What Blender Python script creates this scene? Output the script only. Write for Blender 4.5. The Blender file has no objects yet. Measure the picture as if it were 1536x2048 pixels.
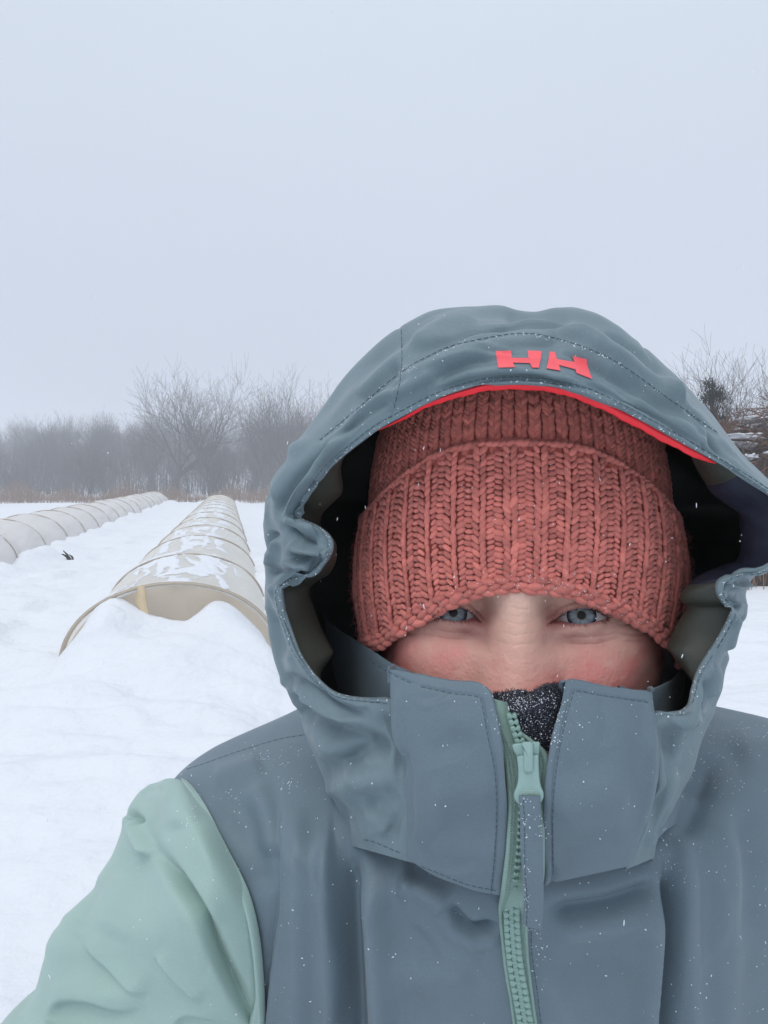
import bpy, math, random
import numpy as np
from mathutils import Vector
from mathutils.bvhtree import BVHTree

random.seed(7)
rng = np.random.default_rng(7)
SC = bpy.context.scene
COL = SC.collection
rad = math.radians

# ------------------------------------------------------------------ camera, sky, sun, exposure
EYE = 1.5                      # camera height
FPX = 1462.0                   # focal length in pixels of the 1536x2048 frame
HZ = 957.0                     # picture row of the horizon (level camera, shifted lens)
cam_d = bpy.data.cameras.new('camera')
cam = bpy.data.objects.new('camera', cam_d)
COL.objects.link(cam)
cam.location = (0, 0, EYE)
cam.rotation_euler = (rad(90), 0, 0)
cam_d.sensor_fit = 'VERTICAL'
cam_d.sensor_height = 24.0
cam_d.lens = FPX / 2048 * 24.0
cam_d.shift_y = -(1024 - HZ) / 2048
cam_d.clip_start = 0.01
cam_d.clip_end = 2000
SC.camera = cam

SUN_EL, SUN_AZ = rad(60), rad(212)      # behind the camera, high
world = bpy.data.worlds.new('World')
SC.world = world
world.use_nodes = True
wn, wl = world.node_tree.nodes, world.node_tree.links
wn.clear()
w_out = wn.new('ShaderNodeOutputWorld')
w_bg = wn.new('ShaderNodeBackground')
w_bg.inputs['Strength'].default_value = 1.0
w_sky = wn.new('ShaderNodeTexSky')
w_sky.sky_type = 'NISHITA'
w_sky.sun_disc = False
w_sky.sun_elevation = SUN_EL
w_sky.sun_rotation = SUN_AZ
w_sky.air_density = 1.0
w_sky.dust_density = 4.0
w_tc = wn.new('ShaderNodeTexCoord')
w_sep = wn.new('ShaderNodeSeparateXYZ')
w_ramp = wn.new('ShaderNodeValToRGB')
cr = w_ramp.color_ramp
cr.elements[0].position = 0.0
cr.elements[0].color = (0.575, 0.625, 0.74, 1)
cr.elements[1].position = 1.0
cr.elements[1].color = (1.0, 1.05, 1.13, 1)
for p_, c_ in ((0.2, (0.60, 0.66, 0.775, 1)), (0.36, (0.635, 0.705, 0.82, 1)), (0.55, (0.69, 0.77, 0.88, 1))):
    e = cr.elements.new(p_)
    e.color = c_
w_nz = wn.new('ShaderNodeTexNoise')
w_nz.inputs['Scale'].default_value = 1.6
w_nz.inputs['Detail'].default_value = 3
w_cl = wn.new('ShaderNodeMath'); w_cl.operation = 'MULTIPLY_ADD'
w_cl.inputs[1].default_value = 0.10
w_cl.inputs[2].default_value = 0.95
w_mul = wn.new('ShaderNodeVectorMath'); w_mul.operation = 'SCALE'
w_sc = wn.new('ShaderNodeVectorMath'); w_sc.operation = 'SCALE'
w_sc.inputs['Scale'].default_value = 0.10       # Nishita strength
w_mix = wn.new('ShaderNodeMix'); w_mix.data_type = 'RGBA'
w_mix.inputs['Factor'].default_value = 0.94     # closed overcast deck over the clear sky
wl.new(w_tc.outputs['Generated'], w_sep.inputs[0])
wl.new(w_tc.outputs['Generated'], w_nz.inputs['Vector'])
wl.new(w_sep.outputs['Z'], w_ramp.inputs['Fac'])
wl.new(w_nz.outputs['Fac'], w_cl.inputs[0])
wl.new(w_ramp.outputs['Color'], w_mul.inputs[0])
wl.new(w_cl.outputs[0], w_mul.inputs['Scale'])
wl.new(w_sky.outputs['Color'], w_sc.inputs[0])
wl.new(w_sc.outputs[0], w_mix.inputs['A'])
wl.new(w_mul.outputs[0], w_mix.inputs['B'])
wl.new(w_mix.outputs['Result'], w_bg.inputs['Color'])
wl.new(w_bg.outputs[0], w_out.inputs['Surface'])

sun_d = bpy.data.lights.new('sun', 'SUN')
sun_d.energy = 1.25
sun_d.angle = rad(38)
sun_d.color = (1.0, 0.97, 0.93)
sun = bpy.data.objects.new('sun', sun_d)
COL.objects.link(sun)
sd = Vector((math.sin(SUN_AZ) * math.cos(SUN_EL), math.cos(SUN_AZ) * math.cos(SUN_EL), math.sin(SUN_EL)))
sun.rotation_euler = sd.to_track_quat('Z', 'Y').to_euler()

SC.view_settings.view_transform = 'Standard'
SC.view_settings.look = 'None'
SC.view_settings.exposure = 0.0
SC.view_settings.gamma = 1.0
SC.view_settings.use_curve_mapping = False
SC.render.engine = 'CYCLES'
SC.cycles.max_bounces = 10
SC.cycles.diffuse_bounces = 4
SC.cycles.transmission_bounces = 6
SC.cycles.transparent_max_bounces = 12
SC.cycles.volume_bounces = 2
SC.cycles.use_denoising = True

# ------------------------------------------------------------------ helpers
def P(px, py, d):
    """picture column/row and distance along the view axis -> world point(s)"""
    px, py, d = np.broadcast_arrays(np.asarray(px, float), np.asarray(py, float), np.asarray(d, float))
    return np.stack([(px - 768) / FPX * d, d, EYE - (py - HZ) / FPX * d], -1)

PSI = math.atan((1035 - 768) / FPX)        # the head is turned to face the camera
CP, SP = math.cos(PSI), math.sin(PSI)
def HW(l, r, z):
    """head frame (lateral, distance, height) -> world"""
    l, r, z = np.broadcast_arrays(np.asarray(l, float), np.asarray(r, float), np.asarray(z, float))
    return np.stack([r * SP + l * CP, r * CP - l * SP, z], -1)
def PH(px, py, r):
    px, py, r = np.broadcast_arrays(np.asarray(px, float), np.asarray(py, float), np.asarray(r, float))
    k = (px - 768) / FPX
    l = r * (k * CP - SP) / (CP + k * SP)
    d = r * CP - l * SP
    return P(px, py, d)
def px_of(V):
    d = np.maximum(V[..., 1], 1e-4)
    return np.stack([768 + V[..., 0] / d * FPX, HZ - (V[..., 2] - EYE) / d * FPX], -1)

def sstep(a, b, x):
    t = np.clip((x - a) / (b - a), 0, 1)
    return t * t * (3 - 2 * t)

def _hash(ix, iy, iz, seed):
    h = (ix.astype(np.int64) * 374761393 + iy.astype(np.int64) * 668265263 + iz.astype(np.int64) * 2147483647 + seed * 974711) & 0xffffffff
    h = ((h ^ (h >> 13)) * 1274126177) & 0xffffffff
    h = h ^ (h >> 16)
    return (h & 0xffff) / 32767.5 - 1.0
def noise3(p, seed=0):
    p = np.asarray(p, float)
    i = np.floor(p).astype(np.int64)
    f = p - i
    u = f * f * f * (f * (f * 6 - 15) + 10)
    r = 0
    for dx in (0, 1):
        for dy in (0, 1):
            for dz in (0, 1):
                w = (u[..., 0] if dx else 1 - u[..., 0]) * (u[..., 1] if dy else 1 - u[..., 1]) * (u[..., 2] if dz else 1 - u[..., 2])
                r = r + w * _hash(i[..., 0] + dx, i[..., 1] + dy, i[..., 2] + dz, seed)
    return r
def fbm(p, oct=4, seed=0, gain=0.5):
    a, r, p = 1.0, 0, np.asarray(p, float)
    for o in range(oct):
        r = r + a * noise3(p * 2 ** o + 17.3 * o, seed + o)
        a *= gain
    return r

def crv(A, n, closed=False):
    """uniform Catmull-Rom along axis 0 of A, n samples"""
    A = np.asarray(A, float)
    k = len(A)
    if closed:
        t = np.linspace(0, k, n, endpoint=False)
        i = np.floor(t).astype(int)
        g = lambda j: A[(i + j) % k]
    else:
        t = np.linspace(0, k - 1, n)
        i = np.minimum(np.floor(t).astype(int), k - 2)
        E = np.concatenate([[2 * A[0] - A[1]], A, [2 * A[-1] - A[-2]]])
        g = lambda j: E[i + j + 1]
    f = (t - i).reshape((-1,) + (1,) * (A.ndim - 1))
    p0, p1, p2, p3 = g(-1), g(0), g(1), g(2)
    return 0.5 * (2 * p1 + (p2 - p0) * f + (2 * p0 - 5 * p1 + 4 * p2 - p3) * f ** 2 + (3 * p1 - p0 - 3 * p2 + p3) * f ** 3)

def crv_t(A, t):
    A = np.asarray(A, float)
    k = len(A)
    i = np.clip(np.floor(t).astype(int), 0, k - 2)
    E = np.concatenate([[2 * A[0] - A[1]], A, [2 * A[-1] - A[-2]]])
    f = (t - i).reshape((-1,) + (1,) * (A.ndim - 1))
    p0, p1, p2, p3 = E[i], E[i + 1], E[i + 2], E[i + 3]
    return 0.5 * (2 * p1 + (p2 - p0) * f + (2 * p0 - 5 * p1 + 4 * p2 - p3) * f ** 2 + (3 * p1 - p0 - 3 * p2 + p3) * f ** 3)

def grid_normals(V, closed=False):
    if closed:
        du = np.roll(V, -1, 1) - np.roll(V, 1, 1)
    else:
        du = np.gradient(V, axis=1)
    dv = np.gradient(V, axis=0)
    n = np.cross(du, dv)
    return n / np.maximum(np.linalg.norm(n, axis=-1, keepdims=True), 1e-12)

def orient(N, V, ref):
    s = np.sum(N * (V - np.asarray(ref, float)))
    return N if s > 0 else -N

def grid_faces(nr, nc, closed=False, keep=None):
    i = np.arange(nr * nc).reshape(nr, nc)
    if closed:
        i = np.concatenate([i, i[:, :1]], 1)
    F = np.stack([i[:-1, :-1], i[:-1, 1:], i[1:, 1:], i[1:, :-1]], -1).reshape(-1, 4)
    return F

def setp(o, label=None, cat=None, group=None, kind=None):
    if label: o['label'] = label
    if cat: o['category'] = cat
    if group: o['group'] = group
    if kind: o['kind'] = kind
    return o

def mk(name, V, F, mat, parent=None, smooth=True, attrs=None):
    """one mesh object out of arrays; F (n,3) or (n,4), or a list of both"""
    V = np.ascontiguousarray(np.asarray(V, np.float32).reshape(-1, 3))
    Fs = F if isinstance(F, (list, tuple)) else [F]
    Fs = [np.asarray(f, np.int32) for f in Fs if len(f)]
    me = bpy.data.meshes.new(name)
    me.vertices.add(len(V))
    me.vertices.foreach_set('co', V.ravel())
    loops = np.concatenate([f.ravel() for f in Fs])
    tot = np.concatenate([np.full(len(f), f.shape[1], np.int32) for f in Fs])
    start = np.concatenate([[0], np.cumsum(tot)[:-1]]).astype(np.int32)
    me.loops.add(len(loops))
    me.loops.foreach_set('vertex_index', loops.astype(np.int32))
    me.polygons.add(len(tot))
    me.polygons.foreach_set('loop_start', start)
    me.polygons.foreach_set('loop_total', tot)
    if smooth:
        me.polygons.foreach_set('use_smooth', np.ones(len(tot), bool))
    me.update(calc_edges=True)
    me.validate()
    for k, a in (attrs or {}).items():
        at = me.attributes.new(k, 'FLOAT', 'POINT')
        at.data.foreach_set('value', np.ascontiguousarray(a, np.float32).ravel())
    o = bpy.data.objects.new(name, me)
    if mat: me.materials.append(mat)
    COL.objects.link(o)
    if parent: o.parent = parent
    return o

def empty(name, loc=(0, 0, 0), rz=0):
    o = bpy.data.objects.new(name, None)
    o.location = loc
    o.rotation_euler = (0, 0, rz)
    o.empty_display_size = 0.2
    COL.objects.link(o)
    return o

class MB:
    """collects shapes into one mesh"""
    def __init__(s): s.v, s.q, s.t, s.n = [], [], [], 0
    def add(s, V, Q=None, T=None):
        V = np.asarray(V, float).reshape(-1, 3)
        s.v.append(V)
        if Q is not None and len(Q): s.q.append(np.asarray(Q) + s.n)
        if T is not None and len(T): s.t.append(np.asarray(T) + s.n)
        s.n += len(V)
    def grid(s, V, closed=False):
        s.add(V, grid_faces(V.shape[0], V.shape[1], closed))
    def tube(s, pts, r, sides=8, caps=True):
        pts = np.asarray(pts, float)
        r = np.broadcast_to(np.asarray(r, float), (len(pts),))
        t = np.gradient(pts, axis=0)
        t /= np.maximum(np.linalg.norm(t, axis=1, keepdims=True), 1e-9)
        ref = np.array([0, 0, 1.0]) if abs(t[0][2]) < 0.9 else np.array([1.0, 0, 0])
        a = np.cross(t, ref); a /= np.maximum(np.linalg.norm(a, axis=1, keepdims=True), 1e-9)
        b = np.cross(t, a)
        th = np.linspace(0, 2 * np.pi, sides, endpoint=False)
        V = pts[:, None] + r[:, None, None] * (np.cos(th)[None, :, None] * a[:, None] + np.sin(th)[None, :, None] * b[:, None])
        n0 = s.n
        s.grid(V, True)
        if caps:
            s.add([pts[0], pts[-1]])
            k = np.arange(sides); k2 = (k + 1) % sides
            base = n0
            last = n0 + (len(pts) - 1) * sides
            c = s.n - 2
            s.t.append(np.stack([np.full(sides, c), base + k, base + k2], 1))
            s.t.append(np.stack([np.full(sides, c + 1), last + k2, last + k], 1))
    def box(s, c, h, R=None):
        c = np.asarray(c, float); h = np.asarray(h, float)
        V = np.array([[x, y, z] for x in (-1, 1) for y in (-1, 1) for z in (-1, 1)], float) * h
        if R is not None: V = V @ np.asarray(R).T
        s.add(V + c, [[0, 1, 3, 2], [4, 6, 7, 5], [0, 4, 5, 1], [2, 3, 7, 6], [0, 2, 6, 4], [1, 5, 7, 3]])
    def build(s, name, mat, parent=None, smooth=True, attrs=None):
        F = []
        if s.q: F.append(np.concatenate(s.q))
        if s.t: F.append(np.concatenate(s.t))
        return mk(name, np.concatenate(s.v), F, mat, parent, smooth, attrs)

def sphere_tmpl(nu=8, nv=6):
    th = np.linspace(0, np.pi, nv + 1)
    ph = np.linspace(0, 2 * np.pi, nu, endpoint=False)
    V = np.stack([np.sin(th)[:, None] * np.cos(ph), np.sin(th)[:, None] * np.sin(ph), np.cos(th)[:, None] + 0 * ph], -1)
    return V.reshape(-1, 3), grid_faces(nv + 1, nu, True)

def instances(T, F, pos, ax, ay, az):
    """T template verts; pos (n,3); ax, ay, az (n,3) scaled axes -> V, F"""
    V = pos[:, None] + T[None, :, 0:1] * ax[:, None] + T[None, :, 1:2] * ay[:, None] + T[None, :, 2:3] * az[:, None]
    n, m = len(pos), len(T)
    FF = F[None] + (np.arange(n) * m)[:, None, None]
    return V.reshape(-1, 3), FF.reshape(-1, F.shape[1])

# ------------------------------------------------------------------ materials
def new_mat(name):
    m = bpy.data.materials.new(name)
    m.use_nodes = True
    nt = m.node_tree
    return m, nt.nodes, nt.links, nt.nodes['Principled BSDF']

def mat(name, col, rough=0.6, spec=0.3, var=0.08, vscale=30.0, bump=0.0, bscale=400.0, bdist=0.001, sheen=0.0, sss=0.0,
        metallic=0.0, coat=0.0, bdetail=3.0, attr_var=None, vdetail=4.0, col2=None, fine=0.0):
    m, n, l, b = new_mat(name)
    tc = n.new('ShaderNodeTexCoord')
    nz = n.new('ShaderNodeTexNoise')
    nz.inputs['Scale'].default_value = vscale
    nz.inputs['Detail'].default_value = vdetail
    l.new(tc.outputs['Object'], nz.inputs['Vector'])
    mx = n.new('ShaderNodeMix'); mx.data_type = 'RGBA'
    c2 = col2 or tuple(min(1, c * (1 + var * 2)) for c in col)
    c1 = col if col2 else tuple(c * (1 - var * 2) for c in col)
    mx.inputs['A'].default_value = (*c1, 1)
    mx.inputs['B'].default_value = (*c2, 1)
    l.new(nz.outputs['Fac'], mx.inputs['Factor'])
    out = mx.outputs['Result']
    if attr_var:
        at = n.new('ShaderNodeAttribute'); at.attribute_name = 'tint'
        sc = n.new('ShaderNodeVectorMath'); sc.operation = 'SCALE'
        ma = n.new('ShaderNodeMath'); ma.operation = 'MULTIPLY_ADD'
        ma.inputs[1].default_value = attr_var; ma.inputs[2].default_value = 1.0
        l.new(at.outputs['Fac'], ma.inputs[0]); l.new(out, sc.inputs[0]); l.new(ma.outputs[0], sc.inputs['Scale'])
        out = sc.outputs[0]
    if fine:
        fz = n.new('ShaderNodeTexNoise'); fz.inputs['Scale'].default_value = 1300; fz.inputs['Detail'].default_value = 2
        fm = n.new('ShaderNodeMath'); fm.operation = 'MULTIPLY_ADD'; fm.inputs[1].default_value = 4 * fine; fm.inputs[2].default_value = 1 - 2 * fine
        fs = n.new('ShaderNodeVectorMath'); fs.operation = 'SCALE'
        l.new(tc.outputs['Object'], fz.inputs['Vector']); l.new(fz.outputs['Fac'], fm.inputs[0]); l.new(out, fs.inputs[0]); l.new(fm.outputs[0], fs.inputs['Scale'])
        out = fs.outputs[0]
    l.new(out, b.inputs['Base Color'])
    b.inputs['Roughness'].default_value = rough
    b.inputs['Specular IOR Level'].default_value = spec
    b.inputs['Metallic'].default_value = metallic
    b.inputs['Coat Weight'].default_value = coat
    if sheen:
        b.inputs['Sheen Weight'].default_value = sheen
        b.inputs['Sheen Roughness'].default_value = 0.4
    if sss:
        b.inputs['Subsurface Weight'].default_value = sss
        b.inputs['Subsurface Radius'].default_value = (0.01, 0.005, 0.003)
        b.inputs['Subsurface Scale'].default_value = 0.3
    if bump:
        bz = n.new('ShaderNodeTexNoise')
        bz.inputs['Scale'].default_value = bscale
        bz.inputs['Detail'].default_value = bdetail
        l.new(tc.outputs['Object'], bz.inputs['Vector'])
        bp = n.new('ShaderNodeBump')
        bp.inputs['Strength'].default_value = bump
        bp.inputs['Distance'].default_value = bdist
        l.new(bz.outputs['Fac'], bp.inputs['Height'])
        l.new(bp.outputs['Normal'], b.inputs['Normal'])
    return m

M = {}
M['snow'] = mat('snow', (0.73, 0.755, 0.795), 0.75, 0.25, 0.02, 0.8, 0.5, 11.0, 0.05, bdetail=8)
M['snow_bits'] = mat('snow_bits', (0.86, 0.90, 0.95), 0.5, 0.4, 0.03, 200)
M['shell'] = mat('slate_shell', (0.131, 0.183, 0.218), 0.52, 0.36, 0.07, 30, 0.3, 900, 0.0004, sheen=0.15, fine=0.07)
M['shell_hood'] = mat('slate_hood_shell', (0.148, 0.207, 0.233), 0.52, 0.36, 0.07, 30, 0.3, 900, 0.0004, sheen=0.15, fine=0.07)
M['mint'] = mat('mint_shell', (0.325, 0.455, 0.415), 0.52, 0.36, 0.04, 20, 0.3, 900, 0.0004, sheen=0.15, fine=0.05)
M['mint_zip'] = mat('mint_tape', (0.27, 0.395, 0.35), 0.7, 0.3, 0.08, 900, 0.7, 2200, 0.0006)
M['mint_teeth'] = mat('mint_plastic', (0.235, 0.37, 0.325), 0.42, 0.45, 0.04, 200)
M['mint_pull'] = mat('mint_metal_paint', (0.27, 0.41, 0.385), 0.38, 0.5, 0.04, 300)
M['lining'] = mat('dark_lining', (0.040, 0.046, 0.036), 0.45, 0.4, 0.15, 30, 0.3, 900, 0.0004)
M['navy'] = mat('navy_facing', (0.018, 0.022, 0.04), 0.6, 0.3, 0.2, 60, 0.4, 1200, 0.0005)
M['coral'] = mat('coral_binding', (0.95, 0.035, 0.05), 0.42, 0.4, 0.03, 60)
M['coral_print'] = mat('coral_print', (0.90, 0.13, 0.15), 0.6, 0.3, 0.04, 300)
M['stitch'] = mat('stitch_thread', (0.10, 0.145, 0.175), 0.8, 0.2, 0.1, 800)
M['knit'] = mat('rust_yarn', (0.78, 0.245, 0.20), 0.9, 0.15, 0.06, 500, 0.9, 2500, 0.0009, sheen=0.25, attr_var=0.12)
M['knit_dark'] = mat('rust_yarn_base', (0.62, 0.18, 0.145), 0.95, 0.1, 0.1, 500)
M['gaiter'] = mat('navy_fleece', (0.016, 0.019, 0.038), 0.95, 0.1, 0.3, 900, 1.0, 1400, 0.002, sheen=0.3)
M['trouser'] = mat('black_trouser', (0.02, 0.022, 0.025), 0.8)
M['boot'] = mat('brown_boot', (0.05, 0.03, 0.02), 0.6)
M['bark'] = mat('grey_bark', (0.055, 0.048, 0.044), 0.95, 0.1, 0.2, 3)
M['twig'] = mat('twig_bark', (0.085, 0.070, 0.064), 0.95, 0.1, 0.2, 0.5)
M['log'] = mat('brush_log', (0.11, 0.068, 0.050), 0.95, 0.1, 0.3, 6, 0.6, 40, 0.02)
M['brush'] = mat('brush_twig', (0.15, 0.080, 0.052), 0.95, 0.1, 0.35, 2)
M['core'] = mat('leaf_litter', (0.05, 0.032, 0.024), 1.0, 0.05, 0.35, 8, 1.0, 30, 0.05)
M['reed'] = mat('dry_reed', (0.36, 0.26, 0.175), 0.9, 0.1, 0.3, 0.5, col2=(0.16, 0.085, 0.06))
M['needle'] = mat('evergreen_needle', (0.035, 0.042, 0.03), 0.9, 0.1, 0.3, 3)
M['hoop'] = mat('hoop_pipe', (0.40, 0.345, 0.28), 0.5, 0.4, 0.1, 5)
M['wedge'] = mat('pale_curtain', (0.62, 0.50, 0.33), 0.7, 0.2, 0.08, 12)
M['wall'] = mat('house_wall', (0.25, 0.24, 0.24), 0.8)
M['glass'] = mat('house_glass', (0.03, 0.035, 0.04), 0.2, 0.5)
M['pupil'] = mat('pupil_black', (0.002, 0.002, 0.0025), 0.25, 0.25)
M['dark'] = mat('dead_stem', (0.03, 0.028, 0.025), 0.9)

def film(name, col, trans, op):
    """translucent greenhouse film: part see-through, part diffuse both ways"""
    m, n, l, b = new_mat(name)
    out = n['Material Output']
    n.remove(b)
    tc = n.new('ShaderNodeTexCoord')
    nz = n.new('ShaderNodeTexNoise'); nz.inputs['Scale'].default_value = 1.3; nz.inputs['Detail'].default_value = 5
    l.new(tc.outputs['Object'], nz.inputs['Vector'])
    mxc = n.new('ShaderNodeMix'); mxc.data_type = 'RGBA'
    mxc.inputs['A'].default_value = (*[c * 0.9 for c in col], 1)
    mxc.inputs['B'].default_value = (*[min(1, c * 1.1) for c in col], 1)
    l.new(nz.outputs['Fac'], mxc.inputs['Factor'])
    d = n.new('ShaderNodeBsdfDiffuse'); t = n.new('ShaderNodeBsdfTranslucent'); g = n.new('ShaderNodeBsdfGlossy')
    g.inputs['Roughness'].default_value = 0.35
    tr = n.new('ShaderNodeBsdfTransparent')
    for s in (d, t, g): l.new(mxc.outputs['Result'], s.inputs['Color'])
    m1 = n.new('ShaderNodeMixShader'); m1.inputs[0].default_value = trans
    l.new(d.outputs[0], m1.inputs[1]); l.new(t.outputs[0], m1.inputs[2])
    m2 = n.new('ShaderNodeMixShader'); m2.inputs[0].default_value = 0.06
    l.new(m1.outputs[0], m2.inputs[1]); l.new(g.outputs[0], m2.inputs[2])
    m3 = n.new('ShaderNodeMixShader'); m3.inputs[0].default_value = op
    l.new(tr.outputs[0], m3.inputs[1]); l.new(m2.outputs[0], m3.inputs[2])
    l.new(m3.outputs[0], out.inputs['Surface'])
    return m
M['film'] = film('tunnel_film_beige', (0.95, 0.905, 0.85), 0.52, 0.78)
M['film_grey'] = film('tunnel_film_grey', (0.84, 0.82, 0.80), 0.45, 0.90)

def skin_mat():
    m, n, l, b = new_mat('skin')
    tc = n.new('ShaderNodeTexCoord')
    nz = n.new('ShaderNodeTexNoise'); nz.inputs['Scale'].default_value = 70; nz.inputs['Detail'].default_value = 8; nz.inputs['Roughness'].default_value = 0.65
    l.new(tc.outputs['Object'], nz.inputs['Vector'])
    def mixc(fac, a, bcol):
        mx = n.new('ShaderNodeMix'); mx.data_type = 'RGBA'
        l.new(fac, mx.inputs['Factor'])
        if isinstance(a, tuple): mx.inputs['A'].default_value = (*a, 1)
        else: l.new(a, mx.inputs['A'])
        if isinstance(bcol, tuple): mx.inputs['B'].default_value = (*bcol, 1)
        else: l.new(bcol, mx.inputs['B'])
        return mx.outputs['Result']
    c = mixc(nz.outputs['Fac'], (0.68, 0.405, 0.31), (0.82, 0.56, 0.455))
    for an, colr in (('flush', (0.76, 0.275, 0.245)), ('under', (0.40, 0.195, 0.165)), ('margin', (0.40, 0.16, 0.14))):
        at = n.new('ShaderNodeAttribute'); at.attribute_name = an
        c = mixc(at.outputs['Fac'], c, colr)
    vo = n.new('ShaderNodeTexNoise'); vo.inputs['Scale'].default_value = 420; vo.inputs['Detail'].default_value = 2
    l.new(tc.outputs['Object'], vo.inputs['Vector'])
    rp = n.new('ShaderNodeMapRange'); rp.inputs['From Min'].default_value = 0.68; rp.inputs['From Max'].default_value = 0.8
    rp.inputs['To Max'].default_value = 0.35
    l.new(vo.outputs['Fac'], rp.inputs['Value'])
    c = mixc(rp.outputs[0], c, (0.34, 0.13, 0.10))
    l.new(c, b.inputs['Base Color'])
    b.inputs['Roughness'].default_value = 0.48
    b.inputs['Specular IOR Level'].default_value = 0.4
    b.inputs['Subsurface Weight'].default_value = 0.2
    b.inputs['Subsurface Radius'].default_value = (1.0, 0.35, 0.2)
    b.inputs['Subsurface Scale'].default_value = 0.0018
    bz = n.new('ShaderNodeTexNoise'); bz.inputs['Scale'].default_value = 850; bz.inputs['Detail'].default_value = 6
    l.new(tc.outputs['Object'], bz.inputs['Vector'])
    bp = n.new('ShaderNodeBump'); bp.inputs['Strength'].default_value = 0.5; bp.inputs['Distance'].default_value = 0.0006
    l.new(bz.outputs['Fac'], bp.inputs['Height']); l.new(bp.outputs['Normal'], b.inputs['Normal'])
    return m
M['skin'] = skin_mat()

# ------------------------------------------------------------------ ground
AX = np.array([-0.2093, 0.9778]); PX = np.array([0.9778, 0.2093])     # tunnel axis, across
C0 = np.array([-1.76, 6.08]); HALF, HT = 0.87, 0.655
C1 = C0 - PX * 3.86
def tun(x, y, c=C0):
    return (x - c[0]) * AX[0] + (y - c[1]) * AX[1], (x - c[0]) * PX[0] + (y - c[1]) * PX[1]
_mp = P([150, 200, 228, 250, 275, 300, 340, 372, 398, 416, 432, 470, 520], [1300, 1218, 1202, 1206, 1218, 1231, 1238, 1237, 1218, 1198, 1192, 1204, 1232], 6.08)
_mt = (_mp[:, 0] - C0[0]) * PX[0] + (_mp[:, 1] - C0[1]) * PX[1]
MOUTH_T = np.linspace(_mt[0], _mt[-1], 200)
MOUTH_Z = np.interp(MOUTH_T, _mt, _mp[:, 2])
_k = np.hanning(19); _k /= _k.sum()
MOUTH_Z = np.convolve(np.pad(MOUTH_Z, 9, mode='edge'), _k, 'valid')
def ground_h(x, y):
    p = np.stack([x, y, 0 * x], -1)
    h = 0.05 * fbm(p * 0.35, 3, 3) + 0.022 * fbm(p * np.array([0.9, 2.0, 1]), 3, 9)
    near = np.exp(-((x + 2) ** 2 + (y - 4) ** 2) / 60)
    h = h + near * (0.11 * fbm(p * np.array([0.8, 1.7, 1]) + 3.1, 3, 15) + 0.022 * fbm(p * np.array([2.6, 4.2, 1]), 3, 21) + 0.010 * np.abs(fbm(p * np.array([7.0, 9.0, 1]), 2, 25)))
    # wind-packed ripples and old footprints between the rows
    s, t = tun(x, y)
    fp = noise3(np.stack([s * 2.6, t * 3.2, 0 * s], -1), 33)
    lane = np.exp(-((t + 2.0) / 0.75) ** 2) * sstep(0, 1.5, s)
    h = h - 0.09 * lane * sstep(0.10, 0.5, fp) + 0.07 * lane
    rough = sstep(-3.6, -3.0, t) * sstep(-0.7, -1.1, t) * sstep(-2.5, -0.5, s) * sstep(22, 10, s)
    h = h + rough * 0.030 * fbm(np.stack([s * 2.3, t * 2.9, 0 * s], -1), 4, 44, 0.6)
    # drift in the mouth of the tunnel
    edge = HT * np.sqrt(np.clip(1 - (t / (HALF * 0.93)) ** 2, 0, 1))
    top = np.minimum(np.interp(t, MOUTH_T, MOUTH_Z), edge * 0.94 - 0.02)
    fall = np.where(s < 0, np.exp(-(s / 1.15) ** 2), np.exp(-(s / 0.30) ** 2))
    spread = np.where(s < 0, top * sstep(-0.9, -0.02, s) + (1 - sstep(-0.9, -0.02, s)) * np.minimum(0.40, 0.36 * np.exp(-(t / 0.95) ** 4) + 0.02 * noise3(np.stack([t * 3, s * 3, 0 * t], -1), 6)), top)
    h = h + np.clip(spread, 0, 1) * fall
    # snow banked against the long sides of both rows
    for c, side_h in ((C0, 0.16), (C1, 0.26)):
        s_, t_ = tun(x, y, c)
        on = sstep(-0.1, 0.8, s_) * sstep(60, 44, s_) if c is C0 else sstep(60, 48, s_)
        n_ = 0.62 + 0.45 * noise3(np.stack([s_ * 0.9, t_ * 0.5, 0 * s_], -1), 12) + 0.30 * noise3(np.stack([s_ * 3.1, t_ * 2.0, 0 * s_], -1), 13)
        h = h + on * side_h * np.exp(-((np.abs(t_) - HALF - 0.03) / 0.32) ** 2) * n_
    # land rises gently behind the field
    h = h + 7.0 * sstep(70, 200, y + 0.0 * x) + 1.2 * sstep(60, 110, y) * fbm(p * 0.02, 2, 40)
    return h

def warp(n, c, near, far, k=4.2):
    u = np.linspace(-1, 1, n)
    s = np.sinh(k * u) / np.sinh(k)
    return c + np.where(s < 0, (s * (c - near)), s * (far - c))
gx = warp(470, -1.4, -250, 250, 6.2)
gy = warp(560, 5.5, -90, 250, 5.6)
GX, GY = np.meshgrid(gx, gy)
GZ = ground_h(GX, GY)
gr = mk('snow_ground', np.stack([GX, GY, GZ], -1), grid_faces(len(gy), len(gx)), M['snow'])
setp(gr, 'snow covered field with soft drifts', None, None, 'structure')
def gh(x, y):
    return float(ground_h(np.array([x], float), np.array([y], float))[0])

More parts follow.
